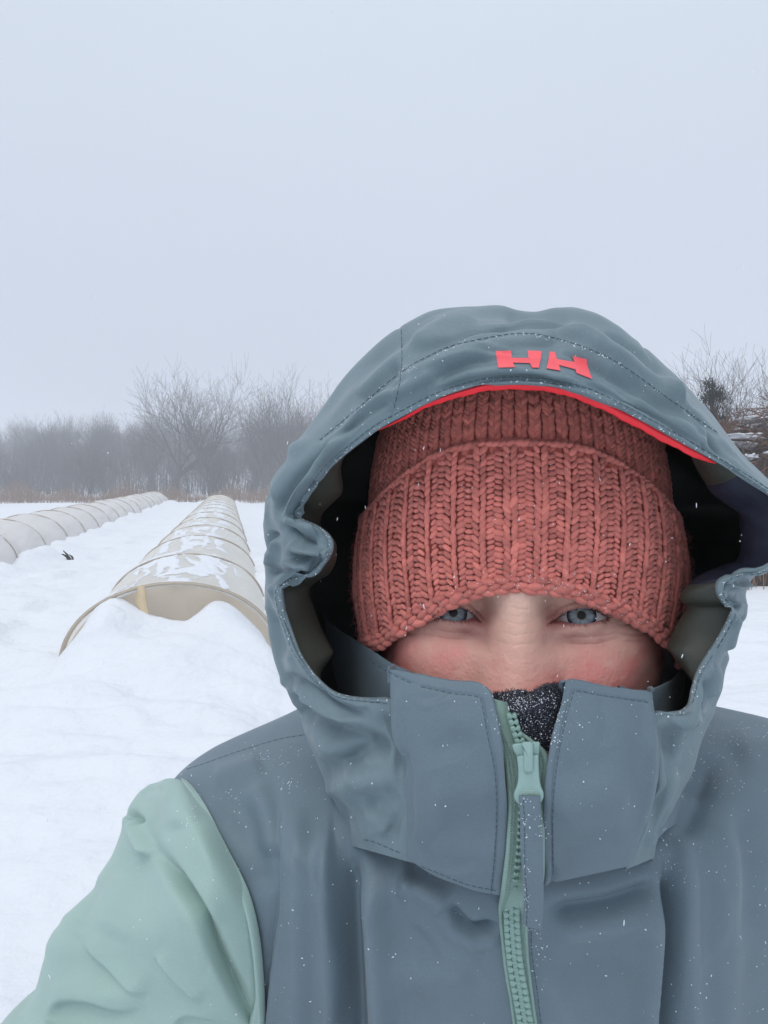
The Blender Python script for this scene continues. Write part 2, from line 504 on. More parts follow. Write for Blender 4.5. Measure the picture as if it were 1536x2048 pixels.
# ------------------------------------------------------------------ low tunnels
def tunnel(c, s0, s1, hoops, filmm, label, hoop_sag=0.05, mouth=False, seed=1, HT=0.655, lump=0.013):
    root = empty('row_tunnel', (c[0], c[1], 0))
    setp(root, label, 'row tunnel', 'low row tunnels in the snow')
    ang = math.atan2(AX[1], AX[0])
    root.rotation_euler = (0, 0, ang)        # local x along the row, local y across (left)
    ns, nt = int((s1 - s0) * 16), 72
    s = np.linspace(s0, s1, ns); th = np.linspace(0, np.pi, nt)
    S, TH = np.meshgrid(s, th, indexing='ij')
    hp = np.array(hoops)
    dist = np.min(np.abs(S[..., None] - hp), -1)
    gap = np.diff(hp).mean()
    sag = hoop_sag * (1 - np.exp(-(dist / (0.30 * gap)) ** 2)) * (0.5 + 0.8 * np.sin(TH))
    wr = lump * fbm(np.stack([S * 3.0 * (0.013 / lump) ** 0.5, TH * 4.0, 0 * S], -1), 3, seed) + 0.01 * np.sin(TH * 9 + S * 2.2) * np.exp(-dist * 1.2) * 0.3
    R = 1 - sag + wr
    # the far end sinks into the ground
    endf = 1 - 0.25 * sstep(s1 - 2.5, s1, S)
    Yl = HALF * np.cos(TH) * R
    Zl = HT * np.sin(TH) ** 0.92 * R * endf
    cov = np.stack([S, Yl, Zl - 0.03], -1)
    mk('cover', cov, grid_faces(ns, nt), filmm, root)
    me = None
    for h in hp:
        if h < s0 - 0.01 or h > s1: continue
        if me is None:
            b = MB()
            t2 = np.linspace(0, np.pi, 40)
            b.tube(np.stack([0 * t2, (HALF + 0.008) * np.cos(t2), (HT + 0.008) * np.sin(t2) ** 0.92 - 0.03], -1), 0.011, 7)
            o = b.build('hoop', M['hoop'], root); me = o.data
        else:
            o = bpy.data.objects.new('hoop', me); COL.objects.link(o); o.parent = root
        o.location = (h, 0, 0)
    if mouth:
        # folded hem of the film round the mouth, and the end sheet hung inside it
        b = MB()
        t2 = np.linspace(0, np.pi, 60)
        for k, (w_, dx) in enumerate(((0.0, -0.02), (0.02, 0.05))):
            pass
        V = np.stack([np.stack([np.full_like(t2, dx), (HALF + o_) * np.cos(t2), (HT + o_) * np.sin(t2) ** 0.92 - 0.03], -1)
                      for dx, o_ in ((0.05, 0.008), (-0.010, 0.011), (-0.014, 0.003), (0.01, -0.012), (0.05, -0.014))])
        b.grid(V)
        b.build('mouth_hem', M['film_hem'], root)
        yy = np.linspace(-HALF * 0.97, HALF * 0.97, 60)
        rows = []
        for f in np.linspace(0, 1, 30):
            top = HT * np.sqrt(np.clip(1 - (yy / HALF) ** 2, 0, 1)) - 0.02
            xs = 0.16 + 0.02 * np.sin(yy * 14) * (1 - f) + 0.03 * noise3(np.stack([yy * 4, 0 * yy + f * 1.5, 0 * yy], -1), 8) + 0.10 * (1 - f)
            rows.append(np.stack([xs, yy, top * f - 0.05], -1))
        mk('end_sheet', np.array(rows), grid_faces(30, 60), M['film_end'], root)
    return root, S, TH, cov

M['film_hem'] = film('tunnel_hem', (0.78, 0.70, 0.58), 0.45, 0.95)
M['film_end'] = film('tunnel_end_sheet', (0.85, 0.75, 0.62), 0.6, 0.92)
hoops0 = [0.0, 2.35, 5.1, 7.7, 10.4, 13.2, 16.0, 18.8, 21.6, 24.4, 27.2, 30.0, 32.8, 35.6]
t_main, S0, TH0, COV0 = tunnel(C0, 0.0, 36.5, hoops0, M['film'], 'beige film tunnel with open drifted mouth facing the viewer and patchy snow on top', mouth=True)
hoops1 = list(np.arange(-3.0, 42, 2.0))
t_left, S1, TH1, COV1 = tunnel(C1, -3.5, 41.0, hoops1, M['film_grey'], 'grey film tunnel running beside the bare snow lane, its mouth out of sight', hoop_sag=0.20, seed=4, HT=0.74, lump=0.03)
# snow lying on the tunnels (thin slabs with ragged holes)
def top_snow(root_c, S, TH, COV, thr, seed, name_lab):
    q0 = np.stack([S * 1.1, TH * 2.4, 0 * S], -1)
    S_o, TH_o = S, TH
    S = S + 0.45 * fbm(q0, 3, seed + 21); TH = TH + 0.16 * fbm(q0 + 5.5, 3, seed + 25)
    n = fbm(np.stack([S * 1.5, TH * 2.2, 0 * S], -1), 4, seed)
    streak = noise3(np.stack([S * 0.8 + TH * 1.6, TH * 7.5, 0 * S], -1), seed + 3)
    streak2 = noise3(np.stack([S * 5.0, TH * 1.2, 0 * S], -1), seed + 5)
    band = np.exp(-((TH - 1.50) / 0.72) ** 4)
    streak3 = noise3(np.stack([S * 2.2 - TH * 1.0, TH * 13.0, 0 * S], -1), seed + 7)
    m = band * 1.10 + 0.40 * n - 2.4 * np.maximum(streak - 0.08, 0) - 1.2 * np.maximum(streak2 - 0.18, 0) - 2.0 * np.maximum(streak3 - 0.12, 0) - thr
    S, TH = S_o, TH_o
    m = m + 0.22 * fbm(np.stack([S * 7, TH * 14, 0 * S], -1), 3, seed + 31)
    hoop_clear = np.min(np.abs(S[..., None] - np.array(hoops0)), -1)
    m = m - 0.45 * np.exp(-(hoop_clear / 0.09) ** 2) * (S > 0.5)
    nrm = np.stack([0 * S, np.cos(TH), np.sin(TH)], -1)
    V = COV + nrm * (0.003 + 0.022 * np.clip(m, 0, 0.5))[..., None]
    F = grid_faces(*S.shape)
    k = np.mean(m.ravel()[F], 1) > 0.0
    ang = math.atan2(AX[1], AX[0])
    ca, sa = math.cos(ang), math.sin(ang)
    W = np.stack([V[..., 0] * ca - V[..., 1] * sa + root_c[0], V[..., 0] * sa + V[..., 1] * ca + root_c[1], V[..., 2]], -1)
    o = mk('snow_patch', W, F[k], M['snow'])
    setp(o, name_lab, 'snow', None, 'stuff')
def refine(S, TH, c, s_hi):
    ns, nt = int(s_hi * 34), 150
    s = np.linspace(0.01, s_hi, ns); th = np.linspace(0.25, np.pi - 0.25, nt)
    Sg, T = np.meshgrid(s, th, indexing='ij')
    hp = np.array(hoops0); dist = np.min(np.abs(Sg[..., None] - hp), -1); gap = np.diff(hp).mean()
    sag = 0.05 * (1 - np.exp(-(dist / (0.30 * gap)) ** 2)) * (0.5 + 0.8 * np.sin(T))
    wr = 0.013 * fbm(np.stack([Sg * 3.0, T * 4.0, 0 * Sg], -1), 3, 1) + 0.01 * np.sin(T * 9 + Sg * 2.2) * np.exp(-dist * 1.2) * 0.3
    R = 1 - sag + wr
    return Sg, T, np.stack([Sg, HALF * np.cos(T) * R, HT * np.sin(T) ** 0.92 * R - 0.03], -1)
top_snow(C0, *refine(S0, TH0, C0, 26.0), 0.54, 77, 'patchy melting snow lying on the top of the beige tunnel')

# stake shape standing in for a folded curtain piece in the mouth
st = MB()
ww = np.array([0.030, 0.046, 0.026, 0.006])
ctr = P([283, 282, 292, 301], [1172, 1204, 1232, 1262], [6.0, 5.99, 5.96, 5.90])
V = []
for c_, w_ in zip(ctr, ww):
    V.append([c_ + np.array([-w_, -0.008, 0]), c_ + np.array([w_, -0.008, 0]), c_ + np.array([w_, 0.008, 0]), c_ + np.array([-w_, 0.008, 0])])
st.grid(np.array(V), True)
st.add(np.array(V[0]), [[0, 1, 2, 3]])
so = st.build('curtain_wedge', M['wedge'], None, smooth=False)
setp(so, 'pale pointed curtain stake leaning in the snowy tunnel mouth', 'wedge')

# dark weed stub poking from the lane
wb = MB()
q = P(139, 1122, 13.2)
gz = gh(q[0], q[1])
for k in range(6):
    L = random.uniform(0.10, 0.20)
    base = np.array([q[0] + random.uniform(-.01, .09), q[1] + random.uniform(-.04, .04), gz - 0.03])
    tip = base + np.array([random.uniform(-0.14, -0.02), random.uniform(-.05, .05), L])
    wb.tube(np.array([base, (base + tip) / 2 + [0.015, 0, 0.02], tip]), [0.022, 0.018, 0.008], 5)
setp(wb.build('dead_weed', M['dark']), 'small dark dead weed stub poking out of the snow lane', 'weed')

# ------------------------------------------------------------------ bare trees
def tree_segments(seed, h, forks, spread, lv=4, dens=1.0, lean=0.0, trunk_f=0.3, thick=1.0, twig=1.0):
    R = random.Random(seed)
    big, small = [], []
    def nrm(v): return v / (np.linalg.norm(v) + 1e-9)
    def branch(p, d, L, r, level):
        n = 4 if level < 2 else 3
        pts, rr = [p], [r]
        up = 0.10 if level else 0.02
        nodes = []
        for k in range(n):
            d = nrm(d + np.array([R.gauss(0, .13), R.gauss(0, .13), R.gauss(up, .08)]))
            p = p + d * L / n
            rk = r * (1 - 0.62 * (k + 1) / n)
            pts.append(p); rr.append(max(rk, 0.006))
            nodes.append((p, d, rk))
        (big if level < 2 else small).append((np.array(pts), np.array(rr), level))
        if level >= lv: return
        cnt = {0: forks, 1: 6, 2: 6, 3: 5, 4: 4}[level]
        cnt = max(2, int(round(cnt * dens)))
        for c in range(cnt):
            if level == 0:
                idx = n - 1 if c < max(2, forks // 2) else R.choice([n - 2, n - 1])
            else:
                idx = R.randrange(0, n)
            q, dd, rk = nodes[idx]
            az = 2 * math.pi * (c + R.random() * 0.7) / cnt
            t = nrm(np.cross(dd, np.array([math.cos(az), math.sin(az), 0.3])))
            sp_ = spread * R.uniform(0.7, 1.25)
            nd = nrm(dd * math.cos(sp_) + t * math.sin(sp_))
            ratio = R.uniform(0.55, 0.8) if level else R.uniform(0.9, 1.35)
            branch(q, nd, L * ratio * (1.0 if level else (1 - trunk_f) / trunk_f * 0.42), max(rk * R.uniform(0.55, 0.8), 0.007), level + 1)
    branch(np.zeros(3), nrm(np.array([lean, 0, 1.0])), h * trunk_f, h * 0.022 * thick, 0)
    return big, small

def tree_meshes(seed, **k):
    h = k.get('h', 10)
    big, small = tree_segments(seed, **k)
    allp = np.concatenate([b[0] for b in small])
    z = np.percentile(allp[:, 2], 99.5)
    f = h / z
    tb, cb = MB(), MB()
    for pts, r, lv in big: tb.tube(pts * f, r, 6 if lv == 0 else 5, caps=False)
    for pts, r, lv in small: cb.tube(pts * f, np.maximum(r * 0.9, 0.0075 * k.get('twig', 1.0) * h / 10), 3, caps=False)
    o1 = tb.build('trunk', M['bark']); o2 = cb.build('crown', M['twig'])
    m1, m2 = o1.data, o2.data
    bpy.data.objects.remove(o1); bpy.data.objects.remove(o2)
    return m1, m2

def place_tree(name, meshes, x, y, rz, sc, label, cat, group=None, sink=0.15):
    root = empty(name, (x, y, gh(x, y) - sink), rz)
    root.scale = (sc, sc, sc)
    setp(root, label, cat, group)
    for nm, me in (('trunk', meshes[0]), ('crown', meshes[1])):
        o = bpy.data.objects.new(nm, me); COL.objects.link(o); o.parent = root
    return root

oak = [tree_meshes(11 + i, h=10, forks=5, spread=0.50, lv=4, dens=1.0, trunk_f=0.27) for i in range(3)]
tall = [tree_meshes(31 + i, h=10, forks=5, spread=0.38, lv=4, dens=0.95, trunk_f=0.36) for i in range(3)]
land = [tree_meshes(71 + i, h=10, forks=5, spread=0.56, lv=4, dens=1.08, trunk_f=0.24, thick=1.95, twig=0.95) for i in range(3)]
slim = [tree_meshes(81 + i, h=10, forks=6, spread=0.30, lv=4, dens=0.85, trunk_f=0.17, thick=0.8) for i in range(3)]
bush = [tree_meshes(51 + i, h=10, forks=8, spread=0.55, lv=4, dens=0.8, trunk_f=0.10) for i in range(2)]

def at_px(px, d): return (px - 768) / FPX * d
# landmark trees in front of the wood
for px_, d_, me_, rz_, sc_, lab_ in ((428, 58, land[0], 0.6, 1.08, 'largest spreading bare tree with forked trunk, right behind the end of the beige tunnel'),
                                     (352, 60, land[1], 2.1, 1.04, 'wide bare tree directly left of the largest forked tree'),
                                     (505, 66, land[0], 3.9, 1.06, 'bare tree between the largest forked tree and the tall slim one'),
                                     (575, 62, land[2], 1.0, 1.02, 'tall bare tree nearest the left edge of the hood'),
                                     (640, 64, land[1], 4.4, 1.0, 'bare tree mostly hidden behind the left edge of the hood'),
                                     (302, 68, land[2], 5.2, 0.84, 'lower bare tree at the left end of the row of tall crowns')):
    place_tree('bare_tree', me_, at_px(px_, d_), d_, rz_, sc_, lab_, 'tree')
lab_g, grp_g = 'bare grey tree merging into the hazy wood behind the field', 'bare trees of the hazy wood'
def top_row(px):
    return float(np.interp(px, [-250, 0, 60, 130, 200, 270, 310, 360, 440, 500, 620, 760, 1000, 1350, 1500, 1800],
                           [842, 838, 828, 846, 838, 832, 835, 842, 845, 838, 828, 800, 800, 800, 790, 800]))
R2 = random.Random(5)
n_t = 0
for k in range(282):
    px = R2.uniform(-230, 760) if k < 236 else R2.uniform(760, 1900)
    d = R2.choice([R2.uniform(66, 90), R2.uniform(85, 150), R2.uniform(110, 160)])
    x = at_px(px, d)
    topz = EYE + (HZ - top_row(px)) / FPX * d + R2.uniform(-3.0, 0.9)
    base = gh(x, d)
    h = max(topz - base, 4.0)
    kind = R2.choice([slim[0], slim[1], tall[0], tall[1], tall[2], oak[2], oak[0], oak[1], land[1]])
    place_tree('bare_tree', kind, x, d, R2.uniform(0, 6.28), h / 10, lab_g, 'tree', grp_g)
lab_s, grp_s = 'low bare shrub in the scrub at the foot of the wood', 'bare shrubs at the wood edge'
for k in range(70):
    px = R2.uniform(-200, 760) if k < 58 else R2.uniform(760, 1800)
    d = R2.uniform(52, 74)
    x = at_px(px, d)
    place_tree('bare_shrub', bush[k % 2], x, d, R2.uniform(0, 6.28), R2.uniform(0.22, 0.52), lab_s, 'shrub', grp_s, 0.05)

# trees and thicket beside the brush pile at the right
place_tree('bare_tree', land[1], at_px(1452, 36), 36, 0.3, 0.82, 'full feathery bare tree rising above the brush pile', 'tree')
place_tree('bare_tree', oak[2], at_px(1392, 44), 44, 1.3, 0.72, 'smaller bare tree showing beside the top of the hood', 'tree')
place_tree('bare_tree', oak[1], at_px(1545, 30), 30, 2.4, 0.64, 'bare tree at the picture edge behind the brush pile', 'tree')
def conifer(seed, h, w):
    R = random.Random(seed); t, c = MB(), MB()
    t.tube(np.array([[0, 0, 0], [0.02, 0, h * 0.5], [0, 0.01, h]]), [0.05 * h / 2, 0.03 * h / 2, 0.006], 6)
    Vs = []
    cl = []
    for k in range(26):
        z = h * (0.12 + 0.86 * R.random() ** 0.8); an = R.uniform(0, 6.28)
        reach = w * (1.05 - z / h) * R.uniform(0.1, 1.0)
        cl.append((np.array([math.cos(an) * reach, math.sin(an) * reach, z]), R.uniform(0.10, 0.26) * (1.15 - 0.6 * z / h)))
        t.tube(np.array([[0, 0, z * 0.8], [math.cos(an) * reach * .5, math.sin(an) * reach * .5, z * 0.92], cl[-1][0]]), [0.02, 0.014, 0.005], 4)
    for c_, rad_ in cl:
        for q in range(130):
            v = np.array([R.gauss(0, 1), R.gauss(0, 1), R.gauss(0, 0.8)]) * rad_ * 0.7
            b0 = c_ + v
            d_ = np.array([v[0] * .6 + R.gauss(0, .05), v[1] * .6 + R.gauss(0, .05), R.uniform(-0.02, 0.12)])
            d_ = d_ / (np.linalg.norm(d_) + 1e-6) * R.uniform(0.05, 0.13)
            s_ = np.array([-d_[1], d_[0], 0]); s_ = s_ / (np.linalg.norm(s_) + 1e-6) * R.uniform(0.007, 0.016)
            Vs.append([b0 - s_, b0 + s_, b0 + d_])
    V = np.array(Vs).reshape(-1, 3)
    c.add(V, None, np.arange(len(V)).reshape(-1, 3))
    a = t.build('trunk', M['bark']); b = c.build('crown', M['needle'], smooth=False)
    m = (a.data, b.data); bpy.data.objects.remove(a); bpy.data.objects.remove(b); return m
con = conifer(3, 3.0, 0.9)
place_tree('evergreen_shrub', con, at_px(1425, 15.5), 15.5, 0, 1.27, 'dark evergreen shrub beside the hood, left of the brush pile', 'shrub')
con2 = conifer(8, 3.0, 1.0)
place_tree('evergreen_shrub', con2, at_px(1560, 14.4), 14.4, 1, 1.15, 'dark evergreen shrub at the right edge above the brush pile', 'shrub')

# brush pile
bx0, by0 = at_px(1640, 12.4), 12.6
bp = empty('brush_pile', (bx0, by0, 0))
setp(bp, 'heap of brown cut branches and logs dusted with snow, right of the hood', 'brush pile')
R3 = random.Random(9)
def mound(x, y):
    return 2.55 * np.exp(-((x / 3.0) ** 4)) * np.exp(-((y / 1.7) ** 4))
u = np.linspace(-3.9, 3.9, 60); v = np.linspace(-2.3, 2.3, 40)
U, Vv = np.meshgrid(u, v)
Z = mound(U, Vv) * (0.82 + 0.18 * fbm(np.stack([U * 1.6, Vv * 1.6, 0 * U], -1), 3, 3)) - 0.1
mk('debris_core', np.stack([U, Vv, Z], -1), grid_faces(40, 60), M['core'], bp)
for k in range(90):
    x, y = R3.uniform(-3.3, 3.0), R3.uniform(-1.9, 1.3)
    z = float(mound(np.array(x), np.array(y))) * R3.uniform(0.55, 1.03) + 0.05
    L = R3.uniform(0.8, 2.6); an = R3.gauss(0, 0.55) + (3.14 if R3.random() < .5 else 0); el = R3.gauss(0, 0.22)
    d_ = np.array([math.cos(an) * math.cos(el), math.sin(an) * math.cos(el), math.sin(el)])
    r = R3.uniform(0.018, 0.06)
    c_ = np.array([x, y, z])
    pts = np.array([c_ - d_ * L / 2, c_ + np.array([0, 0, R3.uniform(-.06, .06)]), c_ + d_ * L / 2])
    lb = MB(); lb.tube(crv(pts, 6), np.linspace(r, r * 0.6, 6), 7)
    lb.build('log', M['log'], bp)
tw = MB()
for k in range(2600):
    x, y = R3.uniform(-3.6, 3.3), R3.uniform(-2.1, 1.5)
    z = float(mound(np.array(x), np.array(y))) * R3.uniform(0.7, 1.08)
    L = R3.uniform(0.25, 1.1); an = R3.uniform(0, 6.28); el = R3.gauss(0.25, 0.45)
    d_ = np.array([math.cos(an) * math.cos(el), math.sin(an) * math.cos(el), math.sin(el)])
    c_ = np.array([x, y, z])
    tw.tube(np.array([c_ - d_ * L / 2, c_ + [0, 0, 0.03], c_ + d_ * L / 2]), [0.009, 0.007, 0.003], 3, caps=False)
setp(tw.build('twigs', M['brush'], bp), None, None, None, 'stuff')
# snow caught on the heap
T_, F_ = sphere_tmpl(18, 10)
sb = MB()
for k in range(90):
    x, y = R3.uniform(-3.2, 2.6), R3.uniform(-1.8, 0.9)
    z = float(mound(np.array(x), np.array(y))) * R3.uniform(0.8, 1.0) + 0.05
    c_ = np.array([x, y, z]); s_ = np.array([R3.uniform(.05, .26), R3.uniform(.05, .2), R3.uniform(.025, .06)])
    V = T_ * s_ * (1 + 0.75 * noise3(T_ * 2.6 + k * 3.1, 3) + 0.4 * noise3(T_ * 6 + k, 4))[:, None] + c_ + np.array([bx0, by0, 0])
    sb.add(V, F_)
setp(sb.build('snow_clumps', M['snow']), 'small clumps of snow caught on the brush pile', 'snow', None, 'stuff')

# dry reeds along the far field edge and tufts by the pile
def blades(n, sampler, hlo, hhi, w, name, label):
    V = np.zeros((n, 9, 3)); 
    for k in range(n):
        x, y, hs = sampler()
        z = gh(x, y) - 0.03 if k % 8 == 0 else blades.z
        blades.z = z
        h = R3.uniform(hlo, hhi) * hs; an = R3.uniform(0, 6.28); ln = R3.uniform(0, 0.35) * h
        b = np.array([x, y, z]); top = b + np.array([math.cos(an) * ln, math.sin(an) * ln, h])
        mid = b * 0.45 + top * 0.55 + np.array([0, 0, 0.06 * h])
        for i, (c, ww) in enumerate(((b, w), (mid, w * 0.8), (top, w * 0.25))):
            for j in range(3):
                V[k, i * 3 + j] = c + np.array([math.cos(j * 2.1 + an), math.sin(j * 2.1 + an), 0]) * ww
    f = np.array([[0, 1, 4, 3], [1, 2, 5, 4], [2, 0, 3, 5], [3, 4, 7, 6], [4, 5, 8, 7], [5, 3, 6, 8]])
    F = (f[None] + (np.arange(n) * 9)[:, None, None]).reshape(-1, 4)
    setp(mk(name, V.reshape(-1, 3), F, M['reed'], smooth=False), label, 'grass', None, 'stuff')
blades.z = 0.0
def smp_reed():
    px = R3.uniform(-160, 760) if R3.random() < .8 else R3.uniform(760, 1700)
    d = R3.uniform(44, 53)
    cl = 0.55 + 0.5 * math.sin(px * 0.043) * math.sin(px * 0.017 + 1) + R3.uniform(0, .35)
    return at_px(px, d), d, max(cl, 0.35)
blades(7500, smp_reed, 0.45, 1.25, 0.013, 'dry_reeds', 'dry brown reeds and weeds along the far field edge')
def smp_tuft():
    x = bx0 + R3.uniform(-3.9, 1.2); return x, by0 - 2.0 + R3.uniform(-0.7, 0.4), 1.0
blades(700, smp_tuft, 0.15, 0.5, 0.006, 'dry_grass', 'dry brown grass at the foot of the brush pile')

def smp_under():
    px = R3.uniform(-230, 760) if R3.random() < .85 else R3.uniform(760, 1900)
    d = R3.uniform(60, 120); return at_px(px, d), d, 1.0
_reed = M['reed']; M['reed'] = M['twig']
blades(9000, smp_under, 0.7, 2.8, 0.022, 'undergrowth', 'thin grey saplings and undergrowth filling the wood')
M['reed'] = _reed

# farmhouse among the far trees
fx, fy = at_px(146, 118), 118
fz = gh(fx, fy)
hs = empty('farmhouse', (fx, fy, fz), 0.35)
setp(hs, 'farmhouse with snowy roof half hidden by the hazy trees', 'house')
roof_z = EYE + (HZ - 897) / FPX * 118 - fz
b = MB(); b.box((0, 0, roof_z / 2), (3.4, 2.6, roof_z / 2)); b.build('wall', M['wall'], hs, smooth=False)
b = MB()
V = np.array([[[-3.8, -3.0, roof_z - 0.1], [3.8, -3.0, roof_z - 0.1]], [[-3.8, 0, roof_z + 1.5], [3.8, 0, roof_z + 1.5]], [[-3.8, 3.0, roof_z - 0.1], [3.8, 3.0, roof_z - 0.1]]])
b.grid(V); b.grid(V - np.array([0, 0, 0.2])); b.build('roof', M['snow'], hs, smooth=False)
wme = None
for wx in (-2.2, -0.7, 0.8, 2.2):
    if wme is None:
        b = MB(); b.box((0, 0, 0), (0.42, 0.05, 0.65)); o = b.build('window', M['glass'], hs, smooth=False); wme = o.data
    else:
        o = bpy.data.objects.new('window', wme); COL.objects.link(o); o.parent = hs
    o.location = (wx, -2.62, roof_z - 1.4)

# ------------------------------------------------------------------ air full of fine snow
hm, hn, hl, hb = new_mat('haze')
hn.remove(hb)
pv = hn.new('ShaderNodeVolumePrincipled')
pv.inputs['Color'].default_value = (0.93, 0.955, 1.0, 1)
pv.inputs['Density'].default_value = 0.0056
pv.inputs['Density Attribute'].default_value = ''
pv.inputs['Anisotropy'].default_value = 0.0
hl.new(pv.outputs[0], hn['Material Output'].inputs['Volume'])
b = MB(); b.box((0, 80, 12.0), (262, 182, 13.5))
setp(b.build('haze', hm, smooth=False), 'thin snowy haze over the whole field', 'haze', None, 'stuff')

# ------------------------------------------------------------------ person: helpers for cloth
def polydist(p, poly):
    """distance, signed side and 0..1 position along a polyline for points p (n,2)"""
    best = np.full(len(p), 1e9); side = np.zeros(len(p)); pos = np.zeros(len(p))
    seg = np.linalg.norm(np.diff(poly, axis=0), axis=1); cum = np.concatenate([[0], np.cumsum(seg)]); tot = cum[-1]
    for i in range(len(poly) - 1):
        a, b = poly[i], poly[i + 1]; ab = b - a; L2 = max(ab @ ab, 1e-9)
        t = np.clip(((p - a) @ ab) / L2, 0, 1)
        q = p - (a + t[:, None] * ab)
        d = np.sqrt((q ** 2).sum(1))
        m = d < best
        best[m] = d[m]
        cr_ = ab[0] * q[:, 1] - ab[1] * q[:, 0]
        side[m] = np.sign(cr_[m]); pos[m] = ((cum[i] + t * seg[i]) / tot)[m]
    return best, side, pos
def carve(V, N, folds, front=None):
    """folds pressed into a cloth surface: each is (kind, [(px,py)...], width_px, height_m)"""
    sh = V.shape; v = V.reshape(-1, 3).copy(); n = N.reshape(-1, 3)
    p = px_of(v)
    view = np.array([0, 0, EYE]) - v
    vis = (np.sum(n * view, 1) > -0.25 * np.linalg.norm(view, axis=1)) & (v[:, 1] > 0.1)
    if front is not None: vis &= front.ravel()
    disp = np.zeros(len(v))
    for kind, pts, w, amp in folds:
        if pts[-1][1] >= 2035 and len(pts) > 2: pts = list(pts) + [(pts[-1][0] + (pts[-1][0] - pts[-2][0]) * 0.8, pts[-1][1] + 170)]
        if pts[0][1] >= 2060: pts = [(pts[0][0], pts[0][1] + 170)] + list(pts)
        poly = crv(np.array(pts, float), max(2, 6 * (len(pts) - 1)))
        lo, hi = poly.min(0) - 4 * w, poly.max(0) + 4 * w
        m = vis & (p > lo).all(1) & (p < hi).all(1)
        if not m.any(): continue
        d, s, t = polydist(p[m], poly)
        tap = sstep(0, 0.22, t) * sstep(0, 0.22, 1 - t)
        if kind == 'v': f = -np.exp(-(d / w) ** 2)
        elif kind == 'r': f = np.exp(-(d / w) ** 2)
        elif kind == 'c': f = -np.exp(-d / w)
        elif kind == 's':          # right-hand side of the stroke (picture sense) lies over the left
            x = d * s
            f = 1 / (1 + np.exp(-np.clip(x / (0.10 * w), -30, 30))) * np.exp(-np.maximum(x, 0) / w) - 0.35 * np.exp(-np.abs(np.minimum(x, 0)) / (0.5 * w)) * (x < 0)
        elif kind == 'S':          # same with a plain seam (no taper)
            f = -np.exp(-(d / w) ** 2); tap = 1.0
        disp[m] += amp * f * tap
    return (v + n * disp[:, None]).reshape(sh)

def blur_grid(V, n=2, closed=False):
    for _ in range(n):
        if closed: V = 0.25 * np.roll(V, 1, 1) + 0.5 * V + 0.25 * np.roll(V, -1, 1)
        else: V = np.concatenate([V[:, :1], 0.25 * V[:, :-2] + 0.5 * V[:, 1:-1] + 0.25 * V[:, 2:], V[:, -1:]], 1)
        V = np.concatenate([V[:1], 0.25 * V[:-2] + 0.5 * V[1:-1] + 0.25 * V[2:], V[-1:]], 0)
    return V
def cloth_noise(V, N, amp, scale, stretch, seed, oct=3):
    q = V * np.asarray(stretch) * scale
    f = fbm(q + 0.35 * fbm(q * 0.5, 2, seed + 50)[..., None], oct, seed)
    return V + N * (amp * (np.abs(f) * -1.0 + 0.35 * f))[..., None]

def strokes(seed, n, pathfn, wlo, whi, alo, ahi):
    R = random.Random(seed); out = []
    for _ in range(n):
        pts = pathfn(R)
        w = R.uniform(wlo, whi); a = R.uniform(alo, ahi)
        k = R.choice('rrcv')
        out.append((k, pts, w, a))
        if R.random() < 0.6:          # a crease has a shoulder beside it
            dx, dy = pts[-1][0] - pts[0][0], pts[-1][1] - pts[0][1]; L = math.hypot(dx, dy) + 1e-6
            s = R.choice((-1, 1)) * w * 1.3
            out.append(('v' if k == 'r' else 'r', [(x - dy / L * s, y + dx / L * s) for x, y in pts], w, a * 0.9))
    return out
def line_path(x0, y0, x1, y1, ang, spread, l0, l1, bend=0.15):
    def f(R):
        x, y = R.uniform(x0, x1), R.uniform(y0, y1)
        a = ang + R.gauss(0, spread); L = R.uniform(l0, l1)
        pts = []
        b = R.gauss(0, bend) * L
        for t in (-0.5, -0.17, 0.17, 0.5):
            o = b * (0.25 - t * t) * 4
            pts.append((x + math.cos(a) * L * t - math.sin(a) * o, y + math.sin(a) * L * t + math.cos(a) * o))
        return pts
    return f
BV = []         # surfaces used to set stitches, print and snow crystals on
def bvh(V, closed=False):
    F = grid_faces(V.shape[0], V.shape[1], closed)
    t = BVHTree.FromPolygons(V.reshape(-1, 3).tolist(), F.tolist())
    return t
CAMV = Vector((0, 0, EYE))
def hit(trees, px, py):
    d = Vector(P(px, py, 1.0)) - CAMV
    d.normalize()
    best = None
    for t in trees:
        h = t.ray_cast(CAMV, d, 1.2)
        if h[0] is not None and (best is None or h[3] < best[3]):
            best = h
    if best is None: return None
    n = best[1]
    if n.dot(d) > 0: n = -n
    return np.array(best[0]), np.array(n)
def stitches(trees, poly, name_parent, on=9.0, off=4.5, r=0.00022, lift=0.0001):
    """thread dashes along a picture polyline, laid on the cloth"""
    pl = crv(np.array(poly, float), 24 * len(poly))
    L = np.concatenate([[0], np.cumsum(np.linalg.norm(np.diff(pl, axis=0), axis=1))])
    out = MBS[name_parent]
    s = 0.0
    while s < L[-1] - on:
        pts = []
        for q in np.linspace(s, s + on, 3):
            h = hit(trees, np.interp(q, L, pl[:, 0]), np.interp(q, L, pl[:, 1]))
            if h is None: break
            pts.append(h[0] + h[1] * lift)
        if len(pts) == 3 and np.linalg.norm(pts[2] - pts[0]) < 0.006:
            out.tube(np.array(pts), r, 4)
        s += on + off
MBS = {}

